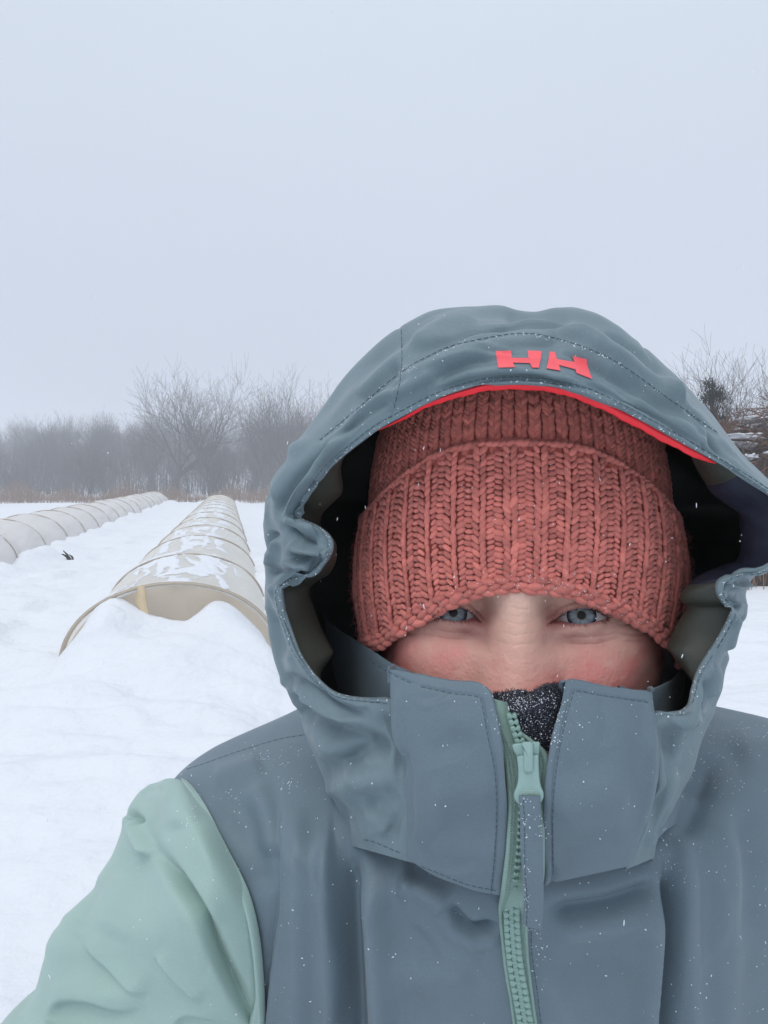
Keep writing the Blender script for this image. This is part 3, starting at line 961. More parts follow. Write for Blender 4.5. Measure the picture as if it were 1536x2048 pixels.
# ------------------------------------------------------------------ person: body with head, one continuous skin
EZ = EYE - (1228 - HZ) / FPX * 0.357           # eye height
person_zs = np.array([0.135, 0.128, 0.115, 0.095, 0.07, 0.045, 0.02, 0.0, -0.02, -0.04, -0.06, -0.08, -0.095, -0.108, -0.115, -0.135, -0.16, -0.19, -0.23, -0.30, -0.42, -0.55])
pa = np.array([0.004, 0.030, 0.050, 0.066, 0.076, 0.080, 0.0815, 0.0825, 0.0835, 0.0825, 0.077, 0.069, 0.058, 0.047, 0.050, 0.052, 0.058, 0.10, 0.135, 0.13, 0.12, 0.13])
pf = np.array([0.455, 0.41, 0.388, 0.371, 0.362, 0.3595, 0.3595, 0.3605, 0.3600, 0.3590, 0.3580, 0.3590, 0.3625, 0.380, 0.408, 0.418, 0.425, 0.435, 0.445, 0.455, 0.465, 0.465])
pb = np.array([0.463, 0.50, 0.523, 0.540, 0.550, 0.554, 0.555, 0.553, 0.549, 0.544, 0.538, 0.533, 0.530, 0.529, 0.529, 0.53, 0.535, 0.56, 0.58, 0.585, 0.58, 0.58])
zz = np.concatenate([np.linspace(0.135, 0.03, 40), np.linspace(0.0297, -0.052, 250), np.linspace(-0.054, -0.55, 70)])
ph_f = np.linspace(-1.25, 1.25, 480)
ph_b = np.linspace(1.25, 2 * np.pi - 1.25, 42)[1:-1]
ph = np.concatenate([ph_f, ph_b])
ip = lambda arr: np.interp(-zz, -person_zs, arr)
def smooth(a, k=9):
    ker = np.hanning(k + 2)[1:-1]; ker /= ker.sum()
    return np.convolve(np.pad(a, k // 2, mode='edge'), ker, 'valid')
# spline through the profile for a smooth skull
def prof(arr):
    t = np.interp(-zz, -person_zs, np.arange(len(person_zs)))
    return crv_t(arr, t)
A_, RF, RB = prof(pa), prof(pf), prof(pb)
Z_, PHI = np.meshgrid(zz, ph, indexing='ij')
rc = (RF + RB) / 2; bb = (RB - RF) / 2
lat = A_[:, None] * np.sin(PHI)
dep = rc[:, None] - bb[:, None] * np.cos(PHI)
front = np.cos(PHI) > 0.15
zf = Z_
def G(x, y, sx, sy): return np.exp(-(x / sx) ** 2 - (y / sy) ** 2)
off = np.zeros_like(lat)           # positive = towards the viewer
al = np.abs(lat)
# nose: narrow bridge widening and rising towards the tip
nose_h = np.interp(-zf, [-0.03, -0.012, 0.0, 0.012, 0.025, 0.036, 0.046, 0.056, 0.064], [0.003, 0.0040, 0.0056, 0.0085, 0.0125, 0.0175, 0.0205, 0.012, 0.0])
nose_w = np.interp(-zf, [-0.03, -0.01, 0.0, 0.012, 0.024, 0.036, 0.046, 0.06], [0.016, 0.0135, 0.0128, 0.0138, 0.0165, 0.0190, 0.0190, 0.016])
off += nose_h * np.exp(-np.abs(lat / nose_w) ** 2.2)
off += 0.006 * G(al - 0.0165, zf + 0.044, 0.006, 0.007)          # nostril wings
off -= 0.0035 * G(al - 0.0205, zf + 0.040, 0.004, 0.012)
# sockets, brow, cheek apples
off -= 0.0095 * G(al - 0.0170, zf - 0.001, 0.0070, 0.0095)
off -= 0.0042 * G(al - 0.036, zf - 0.004, 0.018, 0.010)
off += 0.0045 * G(al - 0.028, zf - 0.024, 0.024, 0.008)
off -= 0.0030 * G(al - 0.0225, zf + 0.0135, 0.009, 0.005)        # tear trough
off += 0.0075 * G(al - 0.044, zf + 0.034, 0.021, 0.016)
off += 0.0020 * G(al - 0.058, zf + 0.020, 0.015, 0.013)
# bag under the eye and its lower crease
arc = zf + 0.0085 + 0.10 * np.clip(al - 0.034, -0.02, 0.02) ** 2 * 40 - 0.0012
off += 0.0016 * np.exp(-(arc / 0.0036) ** 2) * np.exp(-((al - 0.034) / 0.0145) ** 4)
arc2 = zf + 0.0148 - 6.0 * (al - 0.032) ** 2
off -= 0.0011 * np.exp(-np.abs(arc2) / 0.0011) * np.exp(-((al - 0.037) / 0.013) ** 4)
# smile lines fanning out from the outer corner, fine lines under the eye
for k, (z0, sl, am) in enumerate(((-0.0065, -0.16, 0.0008), (-0.0105, -0.22, 0.0007), (-0.0143, -0.20, 0.0006), (-0.002, 0.06, 0.0006))):
    ln = zf - (z0 + sl * (al - 0.050) + 3.0 * (al - 0.055) ** 2)
    off -= 2.4 * am * np.exp(-np.abs(ln) / 0.0008) * np.exp(-((al - 0.060) / 0.010) ** 4)
for k, z0 in enumerate((-0.0060, -0.0077, -0.0112)):
    ln = zf - (z0 + 4.5 * (al - 0.034) ** 2)
    off -= 0.00042 * np.exp(-np.abs(ln) / 0.00045) * np.exp(-((al - 0.040) / 0.012) ** 4)
for k, z0 in enumerate((0.004, -0.003, -0.008, -0.0125)):        # creases across the bridge of the nose
    ln = zf - (z0 - 0.0004 * np.sin(lat * 500 + k))
    off -= 0.00032 * np.exp(-np.abs(ln) / 0.0005) * np.exp(-(lat / 0.009) ** 4)
off += 0.0005 * fbm(np.stack([lat * 90, zf * 90, 0 * lat], -1), 3, 61)
off += 0.00010 * fbm(np.stack([lat * 700, zf * 700, 0 * lat], -1), 2, 66)
dep = dep - off * front
# eyes: the skin follows the ball, then opens between the lids
UP = {-1: [(862, 1237), (880, 1224), (907, 1215), (932, 1219), (951, 1233), (969, 1249)],
      1: [(1093, 1250), (1105, 1242), (1120, 1231.5), (1141, 1221), (1165, 1216.5), (1188, 1219.5), (1206, 1229), (1220, 1239)]}
LO = {-1: [(862, 1237), (881, 1238), (907, 1242.5), (930, 1243), (952, 1243), (969, 1249)],
      1: [(1093, 1250), (1106, 1248.5), (1125, 1248), (1150, 1249), (1175, 1248), (1200, 1243), (1220, 1239)]}
EYES = {-1: (906.5, 1225.5), 1: (1163, 1230.5)}
RE = 0.0122
pos = HW(lat, dep, EZ + zf)
margin = np.zeros_like(lat); ballc = {}
for s_ in (-1, 1):
    ex, ey = EYES[s_]
    c = PH(ex, ey, 0.3800); ballc[s_] = c
    for it in range(1):
        dd = pos - c
        # blend the skin onto a shell round the ball
        rad2 = np.sqrt((dd[..., 0]) ** 2 + (dd[..., 2]) ** 2)
        R_ = RE + 0.0013
        shell_y = c[1] - np.sqrt(np.clip(R_ ** 2 - rad2 ** 2, 0, None))
        w = sstep(R_ * 1.0, R_ * 0.55, rad2) * front
        kk = 0.0022
        hh = np.clip(0.5 + 0.5 * (pos[..., 1] - shell_y) / kk, 0, 1)
        newy = pos[..., 1] * (1 - hh) + shell_y * hh - kk * hh * (1 - hh)
        pos[..., 1] = pos[..., 1] * (1 - w) + newy * w
    pp = px_of(pos)
    U_ = np.array(UP[s_], float); L_ = np.array(LO[s_], float)
    fu = crv(U_, 60); fl = crv(L_, 60)
    up = np.interp(pp[..., 0], fu[:, 0], fu[:, 1], left=9e9, right=9e9)
    lo = np.interp(pp[..., 0], fl[:, 0], fl[:, 1], left=-9e9, right=-9e9)
    ins = np.minimum(pp[..., 1] - up, lo - pp[..., 1])
    ok = front & (np.abs(pp[..., 0] - ex) < 75) & (np.abs(pp[..., 1] - ey) < 60)
    op = sstep(0.2, 2.2, ins) * ok
    pos[..., 1] = pos[..., 1] + 0.0055 * op
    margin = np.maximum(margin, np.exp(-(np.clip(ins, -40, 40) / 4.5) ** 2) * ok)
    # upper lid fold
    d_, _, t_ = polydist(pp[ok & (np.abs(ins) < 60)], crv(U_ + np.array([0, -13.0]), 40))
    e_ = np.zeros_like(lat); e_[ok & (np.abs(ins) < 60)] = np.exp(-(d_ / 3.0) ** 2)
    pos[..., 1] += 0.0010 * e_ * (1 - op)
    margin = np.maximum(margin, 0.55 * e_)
flush = 0.55 * G(lat, zf + 0.036, 0.085, 0.020) + 0.85 * G(al - 0.052, zf + 0.028, 0.030, 0.018) + 0.50 * G(lat, zf + 0.050, 0.018, 0.016) + 0.5 * G(al - 0.03, zf + 0.045, 0.02, 0.014)
flush = np.clip(flush * (0.82 + 0.32 * fbm(np.stack([lat * 60, zf * 60, 0 * lat], -1), 5, 71, 0.62)), 0, 1)
under = 0.95 * G(al - 0.0235, zf + 0.0105, 0.014, 0.0065) + 0.75 * G(al - 0.0165, zf + 0.002, 0.0055, 0.010)  # under-eye pigment, plus nose-side shade painted into the skin at the inner corners
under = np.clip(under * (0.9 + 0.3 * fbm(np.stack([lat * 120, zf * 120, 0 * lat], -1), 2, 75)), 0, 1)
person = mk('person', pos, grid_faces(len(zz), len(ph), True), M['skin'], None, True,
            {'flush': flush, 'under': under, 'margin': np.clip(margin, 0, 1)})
setp(person, 'person in grey and mint hooded jacket and rust knit beanie taking a selfie', 'person')

# eyeballs
def eye_mats():
    ms = []
    m, n, l, b = new_mat('sclera')
    b.inputs['Base Color'].default_value = (0.46, 0.43, 0.42, 1); b.inputs['Roughness'].default_value = 0.2
    b.inputs['Specular IOR Level'].default_value = 0.5
    ms.append(m)
    m, n, l, b = new_mat('iris')
    at = n.new('ShaderNodeAttribute'); at.attribute_name = 'rr'
    an = n.new('ShaderNodeAttribute'); an.attribute_name = 'streak'
    rp = n.new('ShaderNodeValToRGB'); e = rp.color_ramp
    e.elements[0].position = 0.0; e.elements[0].color = (0.004, 0.004, 0.005, 1)
    e.elements[1].position = 1.0; e.elements[1].color = (0.012, 0.016, 0.022, 1)
    for p_, c_ in ((0.27, (0.003, 0.003, 0.004)), (0.32, (0.16, 0.16, 0.13)), (0.42, (0.20, 0.23, 0.245)), (0.70, (0.175, 0.215, 0.24)), (0.84, (0.045, 0.06, 0.075))):
        q = e.elements.new(p_); q.color = (*c_, 1)
    l.new(at.outputs['Fac'], rp.inputs['Fac'])
    sc = n.new('ShaderNodeVectorMath'); sc.operation = 'SCALE'
    l.new(rp.outputs['Color'], sc.inputs[0]); l.new(an.outputs['Fac'], sc.inputs['Scale'])
    l.new(sc.outputs[0], b.inputs['Base Color'])
    b.inputs['Roughness'].default_value = 0.5
    b.inputs['Specular IOR Level'].default_value = 0.0; b.inputs['Coat Weight'].default_value = 0.4; b.inputs['Coat Roughness'].default_value = 0.03
    ms.append(m)
    return ms
M['sclera'], M['iris'] = eye_mats()
for s_ in (-1, 1):
    c = ballc[s_]
    axis = CAMV - Vector(c); axis.normalize()
    ax = np.array(axis); r_ = np.cross([0, 0, 1], ax); r_ /= np.linalg.norm(r_); u_ = np.cross(ax, r_)
    th = np.linspace(0.0, np.pi, 60); pq = np.linspace(0, 2 * np.pi, 64, endpoint=False)
    TH_, PQ = np.meshgrid(th, pq, indexing='ij')
    ball = c + RE * (np.cos(TH_)[..., None] * ax + (np.sin(TH_) * np.cos(PQ))[..., None] * r_ + (np.sin(TH_) * np.sin(PQ))[..., None] * u_)
    e0 = mk('eyeball', ball, grid_faces(60, 64, True), M['sclera'], person)
    ri = 28.5 / FPX * 0.366
    rho = np.linspace(0.0, 1.0, 28)
    RH, PQ = np.meshgrid(rho, np.linspace(0, 2 * np.pi, 120, endpoint=False), indexing='ij')
    lift = np.sqrt(RE ** 2 - (RH * ri) ** 2) + 0.00035 + 0.0009 * (1 - RH ** 2)
    iv = c + lift[..., None] * ax + (RH * ri * np.cos(PQ))[..., None] * r_ + (RH * ri * np.sin(PQ))[..., None] * u_
    st_ = 1.0 + 0.35 * noise3(np.stack([np.cos(PQ) * 9, np.sin(PQ) * 9, RH * 1.2], -1), 81 + s_) + 0.25 * noise3(np.stack([np.cos(PQ) * 22, np.sin(PQ) * 22, RH * 2], -1), 83)
    mk('iris', iv, grid_faces(28, 120, True), M['iris'], e0, True, {'rr': RH, 'streak': np.clip(st_, 0.4, 1.6)})
    RP, PQ2 = np.meshgrid(np.linspace(0, 1, 5), np.linspace(0, 2 * np.pi, 40, endpoint=False), indexing='ij')
    rp_ = RP * ri * 0.215
    lift2 = np.sqrt(RE ** 2 - rp_ ** 2) + 0.00042 + 0.0009 * (1 - (rp_ / ri) ** 2)
    pvv = c + lift2[..., None] * ax + (rp_ * np.cos(PQ2))[..., None] * r_ + (rp_ * np.sin(PQ2))[..., None] * u_
    mk('pupil', pvv, grid_faces(5, 40, True), M['pupil'], e0)
    # lashes of the upper and lower lid
    lb = MB()
    R4 = random.Random(40 + s_)
    fu = crv(np.array(UP[s_], float), 60); fl = crv(np.array(LO[s_], float), 60)
    for k in range(46):
        f = R4.uniform(0.18, 0.97) if s_ == 1 else R4.uniform(0.03, 0.82)
        q = fu[int(f * 59)]
        b0 = PH(q[0], q[1] + 1, 0.3635); outw = (f - 0.45) * (1 if s_ == 1 else 1)
        L = R4.uniform(0.004, 0.0065)
        dv = np.array([outw * 1.0 + R4.gauss(0, .15), -0.75, 0.10 + R4.gauss(0, .12)]); dv /= np.linalg.norm(dv)
        lb.tube(np.array([b0, b0 + dv * L * 0.5 + np.array([0, 0, -0.0005]), b0 + dv * L + np.array([0, 0, 0.0012])]), [0.00013, 0.00010, 0.00003], 3, caps=False)
    for k in range(26):
        f = R4.uniform(0.3, 0.95) if s_ == 1 else R4.uniform(0.05, 0.7)
        q = fl[int(f * 59)]
        b0 = PH(q[0], q[1], 0.3635); L = R4.uniform(0.002, 0.0035)
        dv = np.array([(f - 0.5) * 0.9 + R4.gauss(0, .2), -0.7, -0.45]); dv /= np.linalg.norm(dv)
        lb.tube(np.array([b0, b0 + dv * L * 0.5, b0 + dv * L]), [0.00009, 0.00007, 0.00002], 3, caps=False)
    setp(lb.build('eyelashes', M['dark'], person), None, None, None, 'stuff')

# ------------------------------------------------------------------ beanie
HC, HA, HB = 0.452, 0.0980, 0.1025
edge_lo = np.array([(690, 1305), (720, 1302), (745, 1298), (800, 1263), (870, 1226), (920, 1206), (960, 1193), (1000, 1187), (1037, 1185), (1110, 1190), (1180, 1207), (1250, 1235), (1320, 1266), (1345, 1288), (1365, 1302), (1390, 1308)], float)
edge_hi = np.array([(680, 1060), (705, 1040), (730, 1010), (760, 980), (800, 947), (850, 914), (900, 896), (950, 887), (1037, 884), (1100, 885), (1150, 889), (1200, 902), (1250, 924), (1300, 955), (1340, 990), (1372, 1030), (1400, 1060)], float)
def hat_xy(phi, grow=0.0, taper=1.0):
    return (HA * taper + grow) * np.sin(phi) - 0.0014, HC - (HB * taper + grow) * np.cos(phi)
def edge_z(phi, e):
    l, r = hat_xy(phi)
    w = HW(l, r, 1.4 + 0 * l)
    px = 768 + w[..., 0] / w[..., 1] * FPX
    z = EYE - (np.interp(px, e[:, 0], e[:, 1]) - HZ) / FPX * w[..., 1]
    b = np.abs(phi) > 1.28
    zl = EYE - (e[0, 1] - HZ) / FPX * 0.43; zr = EYE - (e[-1, 1] - HZ) / FPX * 0.43
    return np.where(b, np.where(phi < 0, zl, zr), z)
def hat_surf(phi, v, grow=0.0):
    """v 0..1 over the cuff, 1..2 over the crown"""
    z0 = edge_z(phi, edge_lo); z1 = edge_z(phi, edge_hi)
    vc = np.clip(v, 0, 1); vu = np.clip(v - 1, 0, 1)
    top = 1.580
    z = z0 + (z1 - z0) * vc + (top - z1) * np.sin(vu * np.pi / 2) ** 1.0
    tap_c = 1.0 - 0.070 * (1 - vc) ** 1.6 + 0.016 * np.sin(vc * np.pi) - 0.045 * vc ** 3
    tap = np.where(v <= 1, tap_c, (tap_c - 0.022) * np.cos(vu * np.pi / 2) ** 0.55)
    l, r = hat_xy(phi, grow, tap)
    r = r + 0.012 * (v - 0.5) * (v > 0.5) * 0.6
    return HW(l, r, z)
def hat_frame(phi, v, grow=0.0):
    e = 1e-3
    p = hat_surf(phi, v, grow)
    a = hat_surf(phi + e, v, grow) - p; u = hat_surf(phi, v + e, grow) - p
    a /= np.linalg.norm(a, axis=-1, keepdims=True)
    u = u - a * np.sum(a * u, -1, keepdims=True); u /= np.maximum(np.linalg.norm(u, axis=-1, keepdims=True), 1e-9)
    n = np.cross(a, u)
    return p, a, u, n
bean = None
phg = np.linspace(-np.pi, np.pi, 160, endpoint=False)
vv = np.linspace(0, 2, 90)
VG, PG = np.meshgrid(vv, phg, indexing='ij')
bean = mk('beanie', hat_surf(PG, VG, -0.0016 - 0.0022 * (VG > 1.0)), grid_faces(90, 160, True), M['knit_dark'], person)
TS, FS = sphere_tmpl(8, 6)
def lobes(phi, v, tilt, ln, wd, th, lift, jit=0.12):
    p, a, u, n = hat_frame(phi, v)
    k = len(phi)
    j = 1 + jit * rng.normal(size=(k, 1))
    tl = (tilt + rng.normal(0, 0.06, k))[:, None]
    ax_l = u * np.cos(tl) + a * np.sin(tl)
    ax_w = -u * np.sin(tl) + a * np.cos(tl)
    p = p + n * (lift + rng.normal(0, 0.00012, k))[:, None] + a * rng.normal(0, 0.00016, k)[:, None]
    V, F = instances(TS, FS, p, ax_w * (wd * j), n * (th * j), ax_l * (ln * j))
    return V, F, np.repeat(rng.normal(0, 1, k), len(TS))
def sheet(name, parts, matl, parent):
    vs, fs, ts, n0 = [], [], [], 0
    for V, F, t in parts:
        vs.append(V); fs.append(F + n0); ts.append(t); n0 += len(V)
    return mk(name, np.concatenate(vs), np.concatenate(fs), matl, parent, True, {'tint': np.concatenate(ts)})
# cuff: fat knit ribs with two purl columns between
RIBS = 42
parts = []
rib_phi = (np.arange(RIBS) + 0.5) / RIBS * 2 * np.pi - np.pi + 0.052
rib_phi = rib_phi[np.abs(rib_phi) < 2.2]
ROWS = 21
dphi = 2 * np.pi / RIBS
row_v = (np.arange(ROWS) + 1.6) / (ROWS + 1.6)
for sgn in (-1, 1):
    ph_, v_ = np.meshgrid(rib_phi, row_v, indexing='ij')
    ph_ = ph_ + sgn * dphi * 0.115 + 0.006 * noise3(np.stack([v_ * 3, ph_ * 4, 0 * v_], -1), 5)
    o = np.full(ph_.size, -sgn * 0.50)
    parts.append(lobes(ph_.ravel(), v_.ravel(), -o * 1.0, np.full((ph_.size, 1), 0.0028), np.full((ph_.size, 1), 0.00148), np.full((ph_.size, 1), 0.0013), np.full(ph_.size, 0.0010)))
for col_, (offc, ht) in enumerate(((-0.135, 0.0), (0.135, 0.5))):
    ph_, v_ = np.meshgrid(rib_phi + dphi * 0.5, (np.arange(int(ROWS * 1.18)) + 1.2 + ht) / (ROWS * 1.18 + 1.8), indexing='ij')
    ph_ = ph_ + dphi * offc
    o = np.full(ph_.size, np.pi / 2 - (0.34 if col_ == 0 else -0.34))
    parts.append(lobes(ph_.ravel(), v_.ravel(), o, np.full((ph_.size, 1), 0.0026), np.full((ph_.size, 1), 0.00140), np.full((ph_.size, 1), 0.0014), np.full(ph_.size, 0.0001)))
# cast-on edge: three staggered rows of fat bumps
for rw, (v0, lf, sz) in enumerate(((0.085, 0.0012, 0.85), (0.045, 0.0016, 1.0), (0.008, 0.0012, 1.0), (-0.025, -0.0008, 0.95))):
    nb = 92
    p_ = (np.arange(nb) + 0.5 * (rw % 2)) / nb * 2 * np.pi - np.pi
    p_ = p_[np.abs(p_) < 2.2]
    k = len(p_)
    parts.append(lobes(p_, np.full(k, v0), np.full(k, np.pi / 2 - 0.22 * (1 if rw % 2 else -1)), np.full((k, 1), 0.0041 * sz), np.full((k, 1), 0.0021 * sz), np.full((k, 1), 0.0022), np.full(k, lf)))
# rolled top edge of the cuff
nb = 120
p_ = np.linspace(-2.2, 2.2, nb)
for rw, (v0, lf) in enumerate(((0.995, 0.0004), (1.012, -0.0014))):
    parts.append(lobes(p_ + 0.5 * rw * 4.4 / nb, np.full(nb, v0), np.full(nb, np.pi / 2 - 0.35), np.full((nb, 1), 0.0030), np.full((nb, 1), 0.0017), np.full((nb, 1), 0.002), np.full(nb, lf)))
sheet('cuff', parts, M['knit'], bean)
# crown: narrow stocking-stitch columns
parts = []
NC = 86
cp = (np.arange(NC) + 0.5) / NC * 2 * np.pi - np.pi
cp = cp[np.abs(cp) < 2.0]
cv = 1.0 + np.linspace(-0.03, 0.80, 40)
for sgn in (-1, 1):
    ph_, v_ = np.meshgrid(cp, cv, indexing='ij')
    ph_ = ph_ + sgn * 2 * np.pi / NC * 0.20
    sc_ = np.cos(np.clip(v_.ravel() - 1, 0, 1) * np.pi / 2)[:, None] ** 0.55
    parts.append(lobes(ph_.ravel(), v_.ravel(), np.full(ph_.size, sgn * 0.52), np.full((ph_.size, 1), 0.0027), 0.00145 * sc_, np.full((ph_.size, 1), 0.0017), np.full(ph_.size, -0.0022)))
sheet('crown', parts, M['knit'], bean)
# stray fibres on the yarn
fb = MB()
R4 = random.Random(77)
fphi = np.array([R4.uniform(-1.6, 1.6) for _ in range(1500)]); fv = np.array([R4.uniform(-0.03, 1.0) for _ in range(1500)])
fp_, fa_, fu_, fn_ = hat_frame(fphi, fv, 0.0028)
for k in range(1500):
    L = R4.uniform(0.0015, 0.004)
    d_ = fa_[k] * R4.gauss(0, 1) + fu_[k] * R4.gauss(0, 1) + fn_[k] * R4.uniform(0.2, 1.0)
    d_ /= np.linalg.norm(d_)
    fb.tube(np.array([fp_[k], fp_[k] + d_ * L * .6, fp_[k] + d_ * L + fu_[k] * R4.gauss(0, .0006)]), 0.00005, 3, caps=False)
setp(fb.build('fibres', M['knit'], bean, attrs={'tint': np.zeros(fb.n)}), None, None, None, 'stuff')

# ------------------------------------------------------------------ jacket torso
BX = 0.075
#            wL     wR     df     db     zf     zsL    zsR    zb
TR = np.array([
    [0.075, 0.075, 0.372, 0.560, 1.318, 1.345, 1.350, 1.395],
    [0.110, 0.110, 0.358, 0.580, 1.302, 1.333, 1.340, 1.380],
    [0.172, 0.160, 0.357, 0.600, 1.288, 1.3165, 1.337, 1.345],
    [0.216, 0.212, 0.362, 0.615, 1.262, 1.3000, 1.328, 1.300],
    [0.232, 0.246, 0.370, 0.625, 1.225, 1.255, 1.292, 1.240],
    [0.232, 0.256, 0.383, 0.628, 1.170, 1.175, 1.215, 1.175],
    [0.236, 0.250, 0.392, 0.625, 1.060, 1.060, 1.080, 1.060],
    [0.232, 0.236, 0.398, 0.615, 0.920, 0.920, 0.920, 0.920],
    [0.240, 0.240, 0.398, 0.618, 0.760, 0.760, 0.760, 0.760]])
tv = np.concatenate([np.linspace(0, 5, 280), np.linspace(5, 8, 50)[1:]])
T_R = crv_t(TR, tv)
tt = np.concatenate([np.linspace(-np.pi * 0.62, np.pi * 0.62, 640), np.linspace(np.pi * 0.62, np.pi * 1.38, 60)[1:-1]])
VV, TT = np.meshgrid(np.arange(len(tv)), tt, indexing='ij')
g = lambda k: T_R[:, k][:, None]
s_, c_ = np.sin(TT), np.cos(TT)
w_ = np.where(s_ < 0, g(0), g(1))
dc = (g(2) + g(3)) / 2; db_ = (g(3) - g(2)) / 2
X = BX + w_ * np.sign(s_) * np.abs(s_) ** 0.95
D = dc - db_ * np.sign(c_) * np.abs(c_) ** 1.0
zs = np.where(s_ < 0, g(5), g(6)); ze = np.where(c_ > 0, g(4), g(7))
Z = zs * s_ ** 2 + ze * c_ ** 2
TORSO = np.stack([X, D, Z], -1)
N = orient(grid_normals(TORSO, True), TORSO, (BX, 0.5, 1.1))
TORSO = cloth_noise(TORSO, N, 0.0016, 7, (1, 1, 0.45), 91)
N = orient(grid_normals(TORSO, True), TORSO, (BX, 0.5, 1.1))
folds_t = [
    ('s', [(505, 2240), (526, 2060), (543, 1905), (559, 1810), (560, 1700), (562, 1600), (552, 1545)], 34, 0.0065),
    ('c', [(562, 1580), (560, 1700), (559, 1810), (543, 1905), (527, 2060)], 9, 0.005),
    ('r', [(585, 1590), (600, 1700), (605, 1850), (600, 2060)], 26, 0.007),
    ('s', [(676, 2080), (683, 1960), (670, 1850), (663, 1720), (663, 1590)], 26, -0.004),
    ('v', [(693, 1640), (698, 1800), (708, 1950), (715, 2080)], 24, 0.013),
    ('r', [(650, 1640), (655, 1800), (662, 2060)], 20, 0.006),
    ('r', [(745, 1720), (752, 1850), (765, 2070)], 26, 0.008),
    ('s', [(756, 2260), (736, 2060), (727, 1870), (720, 1790), (716, 1660)], 36, 0.0065),
    ('v', [(1338, 1690), (1340, 1800), (1336, 1900), (1322, 2070)], 14, 0.013),
    ('r', [(1366, 1640), (1368, 1780), (1372, 1900), (1380, 2070)], 24, 0.007),
    ('r', [(1300, 1780), (1296, 1880), (1285, 2060)], 24, 0.006),
    ('s', [(1330, 1715), (1329, 1860), (1313, 1990), (1306, 2070), (1290, 2260)], 36, 0.0065),
    ('v', [(900, 1806), (918, 1838), (950, 1856), (1000, 1850)], 9, 0.006),
    ('r', [(880, 1830), (915, 1868), (960, 1880), (1010, 1872)], 18, 0.004),
    ('r', [(790, 1760), (860, 1790), (905, 1815)], 22, 0.005),
    ('v', [(750, 1790), (820, 1870), (870, 1960)], 40, 0.004),
    ('v', [(1085, 1826), (1190, 1813), (1256, 1794), (1330, 1762)], 17, 0.006),
    ('r', [(1085, 1865), (1180, 1850), (1270, 1835), (1330, 1815)], 26, 0.005),
    ('v', [(1090, 1960), (1170, 1930), (1260, 1925)], 34, 0.003),
    ('r', [(1060, 1900), (1110, 1960), (1130, 2060)], 40, 0.004),
    ('v', [(470, 1590), (505, 1680), (530, 1800)], 28, 0.004),
    ('r', [(500, 1560), (530, 1620), (545, 1720)], 24, 0.004),
    ('r', [(420, 1560), (470, 1545), (530, 1525)], 22, 0.004),
    ('v', [(1370, 1600), (1420, 1530), (1500, 1490)], 40, 0.004),
    ('r', [(1420, 1600), (1450, 1700), (1450, 1850), (1440, 2060)], 34, 0.006),
    ('v', [(1490, 1600), (1505, 1750), (1500, 1900)], 30, 0.005),
    ('v', [(1350, 1690), (1395, 1600), (1420, 1490)], 26, 0.004),
    ('r', [(780, 1960), (860, 1940), (950, 1960)], 36, 0.003),
]
folds_t += strokes(306, 8, line_path(560, 1700, 1536, 2048, 1.4, 0.3, 140, 300), 8, 14, 0.0006, 0.0012)
TORSO = blur_grid(carve(TORSO, N, folds_t), 1, True)
jacket = mk('jacket', TORSO, grid_faces(*TORSO.shape[:2], True), M['shell'], person)
b_torso = bvh(TORSO, True)
MBS['jacket'] = MB()

# ------------------------------------------------------------------ sleeves
seam = [(338, 1531), (372, 1562), (410, 1612), (447, 1682), (490, 1770), (511, 1850), (522, 1945), (527, 2060), (528, 2200)]
silh = [(336, 1534), (296, 1570), (249, 1625), (240, 1668), (205, 1742), (104, 1868), (86, 1925), (58, 2015), (-30, 2150)]
sr = [0.530, 0.520, 0.505, 0.498, 0.485, 0.468, 0.460, 0.452, 0.445]
rows = []
for k, ((ax_, ay_), (bx_, by_)) in enumerate(zip(seam, silh)):
    h = hit([b_torso], ax_, ay_)
    ds = h[0][1] - 0.003 if h is not None and k > 0 and k < 8 else (0.480 if k == 0 else rows[-1][1][1])
    if k == 0 and h is not None: ds = h[0][1] - 0.001
    inner = P(ax_, ay_, ds)
    # start under the seam so that the edge tucks in
    tuck = P(ax_ - 3, ay_ + 1, ds + 0.005)
    S_ = P(bx_, by_, sr[k])
    bulge = min(1.0, k / 3.0)
    f1 = P(ax_ * 0.72 + bx_ * 0.28, ay_ * 0.72 + by_ * 0.28, min(ds, ds * 0.72 + sr[k] * 0.28) - 0.010 * bulge)
    f2 = P(ax_ * 0.35 + bx_ * 0.65, ay_ * 0.35 + by_ * 0.65, (ds * 0.35 + sr[k] * 0.65) - 0.026 * bulge)
    dn = 0.045 * (1 - bulge) + 0.012
    bk1 = S_ + np.array([0.012, 0.07 * (0.15 + 0.85 * bulge), -0.004 - dn * 0.5])
    bk2 = inner * 0.5 + S_ * 0.5 + np.array([0.02, 0.135 * (0.1 + 0.9 * bulge), -dn])
    bk3 = inner + np.array([0.025, 0.11 * (0.1 + 0.9 * bulge), -dn])
    if k == 0:
        base = P(364, 1572, ds + 0.034)
        rows.append(np.array([base + 0.004 * np.array(q) for q in ((1, 0, 0), (1, -1, 0), (0, -1, 0), (-1, -1, 0), (-1, 0, 0), (-1, 1, 0), (0, 1, 0), (1, 1, 0))], float))
        continue
    rows.append(np.array([tuck, inner, f1, f2, S_, bk1, bk2, bk3]))
